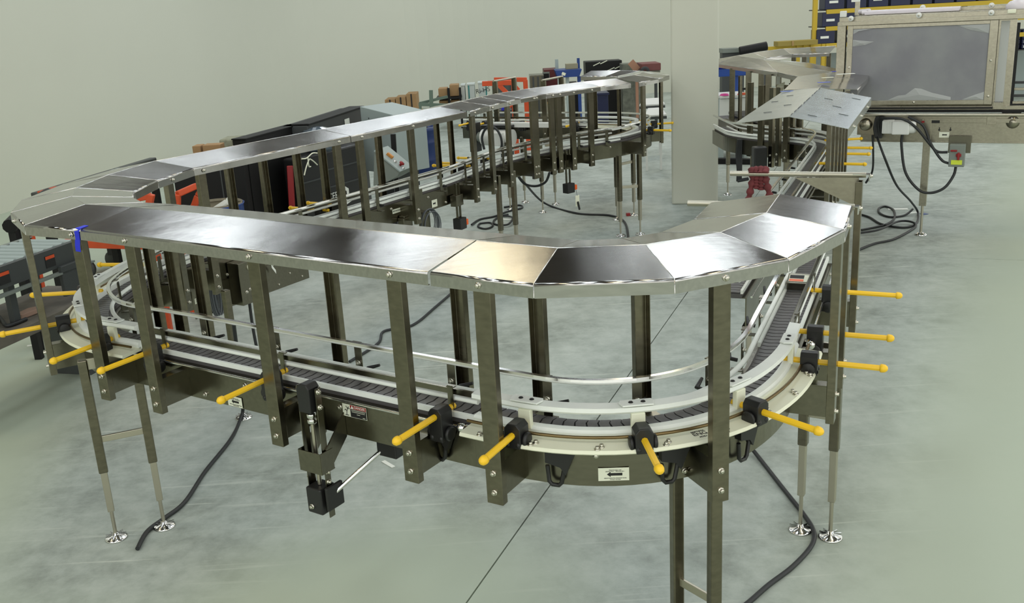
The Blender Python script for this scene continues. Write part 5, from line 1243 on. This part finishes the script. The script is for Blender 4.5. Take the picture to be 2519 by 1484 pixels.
for k in range(3):
    w = (x1 - x0 - 0.06) / 3; cardbox(x0 + 0.03 + w * k, x0 + 0.03 + w * (k + 1) - 0.015, 22.27, FZ + 0.15, FZ + 0.15 + (0.32, 0.36, 0.42)[k], ('lowest strapped carton at the left end of the far pallet', 'middle strapped carton on the far pallet', 'tallest strapped carton at the right end of the far pallet')[k], 0.7)
gk = thing('green_rack', 'green slotted rack frame standing before the far cartons', 'rack', ((-1.368, 19, 0.141)[0], 19, FZ))
mb = []
for nm, p, q, w in (('upright', (-1.326, 19, 0.666), (-1.349, 19, 0.179), 0.07), ('upright', (-1.548, 19, 0.447), (-1.579, 19, 0.075), 0.05), ('beam', (-1.583, 19, 0.41), (-0.8, 19, 0.343), 0.06), ('beam', (-1.549, 19, 0.431), (-1.045, 19.4, 0.493), 0.05)):
    m_ = MB(); bar(m_, p, q, w); build(nm, m_, RACKG, gk)
for x in (1060, 1034):
    p = at_depth(x,285,19); m_ = MB(); bar(m_, p, (p[0], p[1], FZ), 0.05); build('foot_post', m_, RACKG, gk)
px = [(-1.248, 20, 0.584)[0], (-1.059, 20, 0.574)[0], (-1.018, 20, 0.571)[0], (-0.837, 20, 0.561)[0]]
zz = [(-1.174, 20, 0.255)[2], (-1.163, 20, 0.401)[2], (-1.159, 20, 0.45)[2], (-1.147, 20, 0.611)[2]]
bs = thing('steel_stand', 'black steel stand dividing the cartons left of the white crates', 'stand', (px[1], 19.95, FZ))
for x in (px[1] + 0.02, px[3] + 0.03): build('upright', MB().box((x, 19.95, (FZ + 0.62) / 2), (0.045, 0.05, 0.62 - FZ)), BLACKC, bs)
build('shelf', MB().box(((px[0] + px[3]) / 2, 20.2, zz[1] + 0.02), (px[3] - px[0] + 0.1, 0.6, 0.04)), BLACKC, bs)
build('shelf', MB().box(((px[0] + px[3]) / 2, 20.2, zz[0] - 0.03), (px[3] - px[0] + 0.1, 0.6, 0.04)), BLACKC, bs)
for k, (xa, xb, za, zb, lab) in enumerate(((px[0], px[1] - 0.01, zz[0], zz[1] - 0.03, 'lower left carton in the black stand'), (px[2], px[3], zz[0], zz[1] - 0.03, 'lower right carton in the black stand'), (px[0], px[1] - 0.01, zz[2], zz[3], 'upper left carton in the black stand'), (px[2], px[3], zz[2], zz[3] + 0.06, 'upper right carton in the black stand'))):
    cardbox(xa, xb, 20.0, za, zb, lab, 0.45, 0)
WCR = mat('white_crate', (0.55, 0.60, 0.57), 0.6); TEAL = mat('teal_strap', (0.01, 0.22, 0.20), 0.5)
for k, (xa, xb, y0, lab) in enumerate(((1134, 1146, 212, 'narrow white crate beside the black stand'), (1149, 1170, 210, 'white crate with a teal strap'), (1176, 1201, 206, 'white crate with black handwriting behind the orange frame'))):
    p, q = at_depth(xa, y0, 20.3), at_depth(xb, 262, 20.3)
    t = thing('white_crate', lab, 'crate', ((p[0] + q[0]) / 2, 20.3, FZ)); build('crate_body', MB().box(((p[0] + q[0]) / 2, 20.55, (p[2] + FZ) / 2), (q[0] - p[0], 0.5, p[2] - FZ)), WCR, t, bevel=0.008)
    if k: build('strap', MB().box((p[0] + 0.03 if k == 1 else q[0] - 0.02, 20.295, (p[2] + FZ) / 2), (0.022, 0.01, p[2] - FZ)), TEAL, t)
    if k == 2: text_part('handwriting', 'Ri-HS', 0.13, INK, t, Vector(((p[0] + q[0]) / 2, 20.29, p[2] - 0.14)), Vector((1, 0, 0.15)), UPV)
    build('lid_board', MB().box(((p[0] + q[0]) / 2, 20.55, p[2] + 0.01), (q[0] - p[0] + 0.02, 0.52, 0.025)), WCR, t)
of = thing('orange_gantry', 'orange steel frame with a diagonal brace in the far background', 'frame', ((0.179, 15.5, 0.356)[0], 15.5, FZ))
for nm, p, q, w in (('top_beam', (-0.273, 15.5, 0.975), (0.251, 15.5, 0.965), 0.075), ('top_beam', (-0.088, 16.2, 0.981), (0.451, 16.2, 0.951), 0.07), ('diagonal', (-0.043, 15.5, 0.975), (0.162, 15.5, 0.75), 0.07), ('diagonal', (0.196, 15.5, 0.673), (0.066, 15.5, 0.522), 0.06), ('upright', (0.226, 15.5, 0.985), (0.211, 15.5, 0.226), 0.085), ('upright', (0.424, 16.2, 0.952), (0.426, 16.2, 0.199), 0.075), ('brace', (0.248, 15.5, 0.909), (0.302, 15.5, 0.843), 0.05)):
    m_ = MB(); bar(m_, p, q, w); build(nm, m_, ORANGE, of, bevel=0.006)
for x, Y in ((1268,15.5), (1298,16.2)):
    p = at_depth(x, 310, Y); m_ = MB(); bar(m_, p, (p[0], p[1], FZ), 0.08); build('upright', m_, ORANGE, of)
def plain(name, label, cat, x0, y0, x1, Y, dep, m, z0=None, bevel=0.008):
    p, q = at_depth(x0, y0, Y), at_depth(x1, y0, Y); zb = FZ if z0 is None else z0; zt = max(p[2], q[2])
    t = thing(name, label, cat, ((p[0] + q[0]) / 2, Y, zb))
    build('body', MB().box(((p[0] + q[0]) / 2, Y + dep / 2, (zt + zb) / 2), (q[0] - p[0], dep, zt - zb)), m, t, bevel=bevel)
    return t, p[0], q[0], zb, zt
t, xa, xb, zb, zt = plain('steel_locker', 'dark green-grey locker panels behind the orange frame', 'locker', 1210, 206, 1262, 18.5, 0.5, mat('locker_green', (0.065, 0.08, 0.075), 0.5))
for k in range(3): build('door_rib', MB().box((xa + (xb - xa) * (k + 0.7) / 3, 18.49, (zt + zb) / 2), (0.03, 0.03, zt - zb - 0.05)), DGREY, t)
t, xa, xb, zb, zt = plain('steel_locker', 'brown steel locker panels left of the maroon cabinet', 'locker', 1303, 186, 1338, 18.5, 0.5, PANEL)
for k in range(3): build('door_rib', MB().box((xa + (xb - xa) * (k + 0.7) / 3, 18.49, (zt + zb) / 2), (0.03, 0.03, zt - zb - 0.05)), DGREY, t)
t, xa, xb, zb, zt = plain('maroon_cabinet', 'maroon cabinet with a recessed window left of the blue workbench', 'cabinet', 1338, 172, 1373, 19.0, 0.6, MAROON)
build('window_frame', MB().box(((xa + xb) / 2 - 0.1, 18.99, zt - 0.12), ((xb - xa) * 0.5, 0.03, 0.16)), GREYP, t); build('window_pane', MB().box(((xa + xb) / 2 - 0.1, 18.97, zt - 0.12), ((xb - xa) * 0.4, 0.02, 0.10)), BLACKC, t)
t, xa, xb, zb, zt = plain('plywood_board', 'pale worn board standing in front of the maroon cabinet', 'board', 1336, 256, 1350, 16.5, 0.04, mat('worn_board', (0.33, 0.31, 0.22), 0.8, noise=0.2, nscale=6)); build('batten', MB().box(((xa + xb) / 2, 16.52, zt + 0.01), (xb - xa + 0.02, 0.06, 0.03)), WOOD, t)
# blue workbench with fan
bw = thing('blue_workbench', 'blue steel workbench with a deep top apron, right of the maroon cabinet', 'workbench', ((1.258, 18, 0.466)[0], 18, FZ))
p, q = (1.025, 18, 0.958), (1.509, 18, 0.83)
build('apron', MB().prism([(0, 0), (q[0] - p[0], 0), (q[0] - p[0] - 0.05, q[2] - p[2]), (0.04, q[2] - p[2])], (p[0], 18, p[2]), (1, 0, 0), UPV, 0.6, (0, 1, 0)), BLUEP, bw)
for x in (p[0] + 0.07, p[0] + 0.22, q[0] - 0.05):
    build('leg', MB().box((x, 18.1, (q[2] + FZ) / 2), (0.06, 0.06, q[2] - FZ)), LGREY if x < q[0] - 0.1 else BLUEP, bw)
build('lower_cabinet', MB().box(((p[0] + q[0]) / 2 + 0.08, 18.4, (q[2] - 0.12 + FZ) / 2), (q[0] - p[0] - 0.3, 0.4, q[2] - 0.12 - FZ)), BLACKC, bw)
build('back_post', MB().box((q[0] - 0.02, 18.5, p[2] + 0.05), (0.05, 0.05, 0.25)), BLUEP, bw); build('back_post', MB().box((p[0] + 0.06, 18.5, p[2] + 0.05), (0.06, 0.05, 0.25)), LGREY, bw)
build('tool_tray', MB().box((p[0] + 0.32, 18.3, p[2] + 0.05), (0.22, 0.2, 0.09)), mat('tan_tray', (0.30, 0.28, 0.18), 0.7), bw)
build('sticker', MB().box((p[0] + 0.15, 17.995, (p[2] + q[2]) / 2), (0.07, 0.006, 0.05), (0.9, 0, -0.4), (0, 1, 0), (0.4, 0, 0.9)), CREAM, bw)
t, xa, xb, zb, zt = plain('parts_rack', 'dark shelving with pale label strips behind the far bend cover', 'shelving', 1440, 153, 1530, 19.5, 0.5, BLACKC)
for k in range(7):
    x = xa + 0.22 + 0.14 * (k % 4); z = zt - 0.05 - 0.11 * (k // 2) + 0.03 * (k % 2)
    build('label_strip', MB().box((x, 19.49, z), (0.15, 0.01, 0.016), (0.92, 0, 0.38), (0, 1, 0), (-0.38, 0, 0.92)), LABELW, t)
wt = thing('red_cart', 'dull red cart body on a black wheel behind the far bend', 'cart', ((2.753, 18, 0.674)[0], 18, FZ))
p, q = (2.594, 18, 0.965), (2.948, 18, 0.887)
build('body', MB().box(((p[0] + q[0]) / 2, 18.3, (p[2] + q[2]) / 2), (q[0] - p[0], 0.6, abs(p[2] - q[2]) + 0.05)), mat('dull_red', (0.16, 0.05, 0.045), 0.6), wt, bevel=0.01)
build('cargo', MB().box(((p[0] + q[0]) / 2 + 0.06, 18.3, q[2] - 0.07), (q[0] - p[0] - 0.12, 0.5, 0.14)), mat('grey_sack', (0.20, 0.20, 0.16), 0.8), wt, bevel=0.02)
c = V((2.644, 17.9, 0.86)); build('wheel', MB().lathe(c, [(0.035, 0), (0.035, 0.05), (0.055, 0.05), (0.085, 0.045), (0.09, 0.025), (0.085, 0.005), (0.055, 0), (0.035, 0)], (0, 1, 0), 20), RUBBER, wt)
for x in (p[0] + 0.05, q[0] - 0.05): build('leg', MB().box((x, 18.3, (q[2] - 0.12 + FZ) / 2), (0.05, 0.05, q[2] - 0.12 - FZ)), DGREY, wt)
mb = MB(); bar(mb, (2.422, 18.2, 1.029), (2.547, 18.2, 0.877), 0.13, 0.04); p = (2.532, 18.2, 0.878); bar(mb, p, (p[0], p[1], FZ), 0.05)
tag(build('tan_plank', mb, mat('tan_plank', (0.36, 0.19, 0.12), 0.7), None, loc=(p[0], p[1], FZ)), 'slanted tan plank behind the far bend cover', 'plank')
plain('scrap_bin', 'mottled grey bin filling the gap left of the tan plank', 'bin', 1530, 158, 1575, 19.0, 0.4, mat('mottled_grey', (0.14, 0.15, 0.12), 0.8, noise=0.4, nscale=9))
t, xa, xb, zb, zt = plain('navy_bin', 'navy blue bin seen between the far posts', 'bin', 1470, 232, 1496, 15.0, 0.4, NAVY); build('rim', MB().box(((xa + xb) / 2, 15.2, zt), (xb - xa + 0.03, 0.44, 0.03)), NAVY, t)
t, xa, xb, zb, zt = plain('blue_crate', 'bright blue crate under the orange frame', 'crate', 1233, 265, 1251, 14.6, 0.3, mat('bright_blue', (0.01, 0.012, 0.42), 0.5), z0=(0.045, 14.6, 0.629)[2]); build('stand', MB().box(((xa + xb) / 2, 14.75, (zb + FZ) / 2), (0.2, 0.2, zb - FZ)), DGREY, t)
# white stepped trays right of the far bend
for k, (x0, y0, x1, y1, Y, lab) in enumerate(((1573, 252, 1636, 262, 14.6, 'upper white sloping tray beside the added grey column'), (1586, 278, 1640, 288, 13.2, 'lower white sloping tray beside the added grey column'))):
    p, q = at_depth(x0, y1, Y), at_depth(x1, y1, Y)
    t = thing('white_tray', lab, 'tray', ((p[0] + q[0]) / 2, Y, FZ))
    build('tray_top', MB().prism([(0, 0), (q[0] - p[0], 0), (q[0] - p[0], 0.45), (0.11, 0.45)], (p[0], Y, p[2]), (1, 0, 0), (0, 0.95, 0.12), 0.02, (0, -0.12, 0.95)), WHITEP, t)
    build('tray_edge', MB().box(((p[0] + q[0]) / 2, Y, p[2] - 0.02), (q[0] - p[0], 0.02, 0.035)), DGREY, t)
    for x in (p[0] + 0.05, q[0] - 0.05): build('leg', MB().box((x, Y + 0.2, (p[2] + FZ) / 2), (0.03, 0.03, p[2] - FZ - 0.02)), WHITEP, t)
# white motor and plate under the rear conveyor run
r, p = SEC['ret']
q = V((-0.054, 11.35, 0.641)); e0 = p.at(p.nearest(q)[0])[1]; t0 = p.at(p.nearest(q)[0])[2]; ex = -Vector((t0.x, t0.y, 0)); en = Vector((e0.x, e0.y, 0))
mt2 = build('motor', MB().tube([q - ex * 0.20, q + ex * 0.20], 0.095, 16).box(q + ex * 0.04 + en * 0.09 - UPV * 0.01, (0.17, 0.07, 0.15), ex, en), WHITEP, r, bevel=0.004, label='white motor with a round end cap')
build('motor_cap', MB().tube([q - ex * 0.26, q - ex * 0.20], 0.06, 14), GREYP, mt2)
build('motor_mount', MB().box(q - ex * 0.31, (0.09, 0.13, 0.34), ex, en).box(q + UPV * 0.13, (0.4, 0.1, 0.03), ex, en), BLACK, r, bevel=0.006)
build('white_plate', MB().box(V((0.251, 11.3, 0.776)) - UPV * 0.0, (0.80, 0.10, 0.05), ex, en), WHITEP, r)
cable('motor_cable', [q + en * 0.16 + ex * a + UPV * b for a, b in ((-0.10, -0.12), (-0.12, 0.02), (-0.05, 0.13), (0.06, 0.13), (0.13, 0.03), (0.13, -0.09), (0.05, -0.13))], 0.014, RUBBER, 'black cable ring over the white rear motor')

# right: blue bench, white table, black floor bars, racks with blue bins
bb = thing('blue_bench', 'bright blue bench top on a blue post left of the wavy cover', 'bench', ((3.521, 15.2, 0.512)[0], 15.2, FZ))
p, q = (3.29, 15.2, 1.121), (3.861, 15.2, 0.974)
build('bench_top', MB().box(((p[0] + q[0]) / 2, 15.5, p[2] - 0.05), (q[0] - p[0], 0.6, 0.11)), mat('vivid_blue', (0.008, 0.012, 0.50), 0.45), bb, bevel=0.02)
build('apron', MB().box(((p[0] + q[0]) / 2, 15.5, p[2] - 0.17), (q[0] - p[0], 0.55, 0.12)), mat('mid_blue', (0.012, 0.06, 0.30), 0.45), bb, bevel=0.01)
for x in (1762, 1814): build('leg', MB().box((at_depth(x, 200, 15.2)[0], 15.3, (p[2] - 0.1 + FZ) / 2), (0.06, 0.06, p[2] - 0.1 - FZ)), mat('leg_blue', (0.012, 0.06, 0.30), 0.45), bb)
p = (3.866, 15.28, 0.765); yt = thing('yellow_bracket', 'small yellow bracket hanging beside the blue post', 'bracket', tuple(p)); build('plate', MB().box(p, (0.07, 0.05, 0.16)), RACKY, yt); build('hook', MB().box((p[0] - 0.03, p[1], p[2] - 0.08), (0.14, 0.05, 0.03)), BLACKC, yt)
wtb = thing('white_table', 'white table with small orange and pink items, left of the dark posts', 'table', ((3.375, 14, 0.338)[0], 14.0, FZ))
p, q = (3.138, 14, 0.697), (3.569, 14, 0.672)
build('table_top', MB().box(((p[0] + q[0]) / 2, 14.3, p[2]), (q[0] - p[0], 0.6, 0.04)), WHITEP, wtb, bevel=0.005)
build('side_panel', MB().box(((p[0] + q[0]) / 2, 14.05, p[2] - 0.17), (q[0] - p[0], 0.03, 0.28)), WHITEP, wtb)
for x in (p[0] + 0.04, q[0] - 0.04): build('leg', MB().box((x, 14.3, (p[2] + FZ) / 2), (0.05, 0.5, p[2] - FZ)), LGREY, wtb)
for k, (x, m_, lab) in enumerate(((1825, ORANGE, 'orange scrap heap on the white table'), (1838, YELLOW, 'yellow scrap on the white table'), (1782, mat('magenta', (0.5, 0.01, 0.2), 0.5), 'magenta strip on the white table'))):
    c = at_depth(x, 239, 14.05); tag(build('table_scrap', MB().lathe((c[0], c[1], p[2] + 0.02), [(0.07, 0), (0.05, 0.025), (0, 0.03)], n=9), m_, None, loc=(c[0], c[1], p[2] + 0.02)), lab, 'scrap')
for k, (x0, x1, y, lab) in enumerate(((1766, 1850, 357, 'far black bar lying across the floor beyond the walk-through'), (1762, 1850, 402, 'near black bar lying across the floor beyond the walk-through'))):
    a, b = ((3.426, 15.434, -0.2), (4.091, 15.149, -0.2)) if k == 0 else ((3.011, 13.662, -0.2), (3.562, 13.38, -0.2))
    d, n = frame_of(a, b); tag(build('floor_bar', upright(MB(), a, b, FZ + 0.001, FZ + 0.08, 0.1), BLACKC, None, bevel=0.008, loc=(a[0], a[1], FZ)), lab, 'bar')
YR = 19.2
rk = thing('storage_rack', 'yellow beamed storage rack full of blue bins behind the machine', 'rack', (8, YR, FZ))
xl, xr = at_depth(1890, 100, YR)[0], 11.2
LV = [at_depth(1980, 110, YR)[2], at_depth(2025, 66, YR)[2], at_depth(2100, 20, YR)[2]]
for x in (xl + 0.9, xl + 2.05, 9.0, xr): build('upright', MB().box((x, YR + 0.05, (FZ + 2.6) / 2), (0.08, 0.08, 2.6 - FZ)), RACKY if x < 8 else DGREY, rk)
for k, z in enumerate(LV): build('beam', MB().box(((xr + xl) / 2 + (0 if k == 0 else 0.55), YR, z - 0.04), (xr - xl - (0 if k == 0 else 1.1), 0.05, 0.08)), RACKY, rk); build('shelf', MB().box(((xr + xl) / 2 + 0.5, YR + 0.4, z - 0.01), (xr - xl - 1.0, 0.7, 0.02)), DGREY, rk)
for x in (1962, 1979, 1996, 2024, 2034): p = at_depth(x, 120, YR); build('front_post', MB().box((p[0], YR - 0.03, (LV[0] + FZ) / 2), (0.07, 0.05, LV[0] - FZ)), RACKY, rk)
build('back_panel', MB().box(((xr + xl) / 2 + 0.5, YR + 0.8, 0.35), (xr - xl - 1.0, 0.03, 1.05)), LGREY, rk)
def blue_bin(x, z, w, h, lab, group=None, m=None):
    t = thing('storage_bin', lab, 'bin', (x, YR - 0.02, z), group)
    build('bin_body', MB().box((x, YR + 0.16, z + h / 2), (w - 0.03, 0.36, h)), m or NAVY, t, bevel=0.008)
    build('bin_label', MB().box((x - 0.02, YR - 0.025, z + h * 0.45), (w * 0.42, 0.006, 0.045)), PAPER, t); return t
nb = 0
ORD = ('leftmost', 'second', 'third', 'fourth', 'fifth', 'sixth', 'seventh', 'eighth', 'ninth', 'tenth', 'eleventh', 'twelfth')
for k in range(12): blue_bin(xl + 1.25 + 0.42 * k, LV[2], 0.40, 0.30, ORD[k] + ' dark blue bin from the left on the top shelf above the machine', 'blue bins on the top shelf')
for k in range(2):
    blue_bin(xl + 1.2 + 0.40 * k, LV[1], 0.38, 0.26, ('left', 'right')[k] + ' blue bin on the middle shelf beside the machine end post')
    blue_bin(xl + 1.1 + 0.42 * k, LV[0], 0.38, 0.26, ('left', 'right')[k] + ' blue bin on the yellow beam beside the machine end post')
for k in range(4):
    for j in range(2):
        z = at_depth(2500, 78 + 12 * k, YR)[2]; blue_bin(at_depth(2497, 80, YR)[0] + 0.24 * j, z - 0.05, 0.22, 0.085, ('top', 'second', 'third', 'lowest')[k] + (' left', ' right')[j] + ' small blue bin in the stack right of the machine door', 'small blue bins right of the machine')
zb_ = at_depth(2500, 114, YR)[2] - 0.06; build('shelf', MB().box((at_depth(2497, 80, YR)[0] + 0.15, YR + 0.15, zb_ - 0.01), (0.9, 0.5, 0.02)), DGREY, rk)
tb2 = thing('tan_tray', 'long tan tray lying on the yellow beam behind the wavy cover', 'tray', ((5.567, 18.9, 1.174)[0], 18.9, LV[0]))
p, q = (5.339, 19, 1.198), (6.103, 19, 1.156)
build('tray', MB().box(((p[0] + q[0]) / 2, 19.1, LV[0] + 0.05), (q[0] - p[0], 0.3, 0.09)), mat('tan_cardboard', (0.30, 0.23, 0.05), 0.7), tb2, bevel=0.005); build('divider', MB().box(((p[0] + q[0]) / 2 - 0.1, 18.94, LV[0] + 0.05), (0.03, 0.02, 0.09)), WOOD, tb2)
dp = thing('dark_pipe', 'black padded roll lying left of the tan tray', 'roll', tuple((4.347, 17, 1.211)))
build('roll', MB().tube([(4.139, 17, 1.168), (4.598, 17, 1.231)], 0.075, 14), BLACKC, dp)
for x, y in ((1826,128), (1880,118)):
    p = at_depth(x, y, 17.0); build('stand', MB().box((p[0], p[1], (p[2] + FZ) / 2 - 0.03), (0.06, 0.06, p[2] - FZ - 0.06)), DGREY, dp)
t, xa, xb, zb, zt = plain('grey_case', 'pale grey case on a stand at the left end of the wavy cover', 'case', 1778, 120, 1822, 17.2, 0.3, GREYP, z0=(4.047, 17.2, 1.138)[2]); build('stand', MB().box(((xa + xb) / 2, 17.35, (zb + FZ) / 2), (0.3, 0.2, zb - FZ)), DGREY, t)
ct = thing('wheeled_cart', 'dark wheeled cart frame at the right edge behind the machine', 'cart', ((8.926, 17, 0.671)[0], 17, FZ))
for x in (2490, 2505): p = at_depth(x, 60, 17.0); build('upright', MB().box((p[0], 17, (p[2] + FZ) / 2 + 0.08), (0.05, 0.05, p[2] - FZ - 0.1)), BLACKC, ct)
for x in (2488, 2510): p = at_depth(x, 150, 17.0); build('wheel', MB().lathe((p[0], 16.95, FZ + 0.10), [(0, 0), (0.09, 0), (0.10, 0.02), (0.09, 0.05), (0, 0.05)], (0, 1, 0), 16), RUBBER, ct)
p = (8.904, 17, 0.755); build('base', MB().box((p[0], 17, FZ + 0.20), (0.7, 0.4, 0.05)), BLACKC, ct)

# left edge: dark clutter showing over the left bend
p, q = (-3.604, 6.9, 0.819), (-3.522, 6.9, 0.815)
k4 = thing('dark_cart', 'black cart end with an orange post at far left behind the rollers', 'cart', (p[0], 6.9, FZ))
build('side', MB().box(((p[0] + q[0]) / 2, 7.0, (p[2] + FZ) / 2), (q[0] - p[0], 0.2, p[2] - FZ)), BLACKC, k4, bevel=0.01)
for x in (50, 62): c = at_depth(x, 560, 7.0); build('orange_post', MB().box((c[0], 7.05, (c[2] + FZ) / 2), (0.045, 0.05, c[2] - FZ)), ORANGE, k4)
c = (-3.578, 6.98, 0.551); build('orange_plate', MB().box((c[0], 7.0, c[2]), (0.11, 0.03, 0.22)), ORANGE, k4)
c = (-3.548, 6.88, 0.628); build('pale_strip', MB().box((c[0], 6.9, c[2]), (0.02, 0.02, 0.3)), PAPER, k4)
a, b = (-3.469, 6.66, 0.85), (-3.639, 7.68, 0.85); d, n = frame_of(a, b)
k6 = thing('black_hose_rail', 'black padded rail with an orange band, rising left of the bend cover', 'rail', (a[0], a[1], FZ))
build('rail', MB().tube([V(a) - UPV * 0.05, V(a).lerp(V(b), 0.5), V(b)], 0.05, 10), BLACKC, k6)
build('band', MB().tube([V(a).lerp(V(b), 0.42), V(a).lerp(V(b), 0.58)], 0.055, 10), ORANGE, k6)
for f in (0.05, 0.9): c = V(a).lerp(V(b), f); build('stand', MB().box((c.x, c.y, (c.z + FZ) / 2 - 0.03), (0.05, 0.05, c.z - FZ - 0.06)), BLACKC, k6)
a, b = (-3.929, 8.12, 0.8), (-3.58, 10.04, 0.8); d, n = frame_of(a, b)
k5 = thing('dark_bench', 'long dark grey bench edge visible above the left bend cover', 'bench', (a[0], a[1], FZ))
build('bench_top', upright(MB(), V(a), V(b), 0.66, 0.80, 0.08), mat('bench_grey', (0.05, 0.055, 0.05), 0.5), k5, bevel=0.01)
for f in (0.03, 0.5, 0.95): build('leg', upright(MB(), V(a).lerp(V(b), f), V(a).lerp(V(b), f) + d * 0.06, FZ, 0.66, 0.06), BLACKC, k5)
for f in (0.22, 0.27, 0.56, 0.60): build('pale_clip', upright(MB(), V(a).lerp(V(b), f) - n * 0.02, V(a).lerp(V(b), f + 0.025) - n * 0.02, 0.70, 0.81, 0.02), LGREY, k5)
build('orange_edge', upright(MB(), V(a) - n * 0.02, V(a).lerp(V(b), 0.12) - n * 0.02, 0.72, 0.81, 0.03), ORANGE, k5)
for k, (x0, x1, y0, lab) in enumerate(((472, 492, 360, 'small carton end left of the flat carton on the black cabinet'), (497, 541, 358, 'flat carton on the black cabinet behind the left straight cover'))):
    p, q = at_depth(x0, y0, 9.5), at_depth(x1, y0, 9.5); cardbox(p[0], q[0], 9.5, K1Z, p[2], lab, 0.16, 0)
tq = (-2.835, 10.2, 0.926); t = thing('foam_block', 'fuzzy grey green foam block beside the flat carton', 'block', (tq[0], 10.2, FZ))
build('block', MB().box((tq[0], 10.35, (tq[2] + 0.5) / 2), (0.26, 0.3, tq[2] - 0.5)), mat('foam', (0.28, 0.29, 0.21), 0.9, noise=0.2, nscale=20), t, bevel=0.02); build('tan_edge', MB().box((tq[0] + 0.13, 10.3, (tq[2] + 0.5) / 2), (0.012, 0.3, tq[2] - 0.5)), WOOD, t)
build('stand', MB().box((tq[0], 10.35, (0.5 + FZ) / 2), (0.25, 0.25, 0.5 - FZ)), BLACKC, t)

# lift everything so that the floor is z = 0
for o in SC.objects:
    if o.parent is None: o.location.z -= FZ
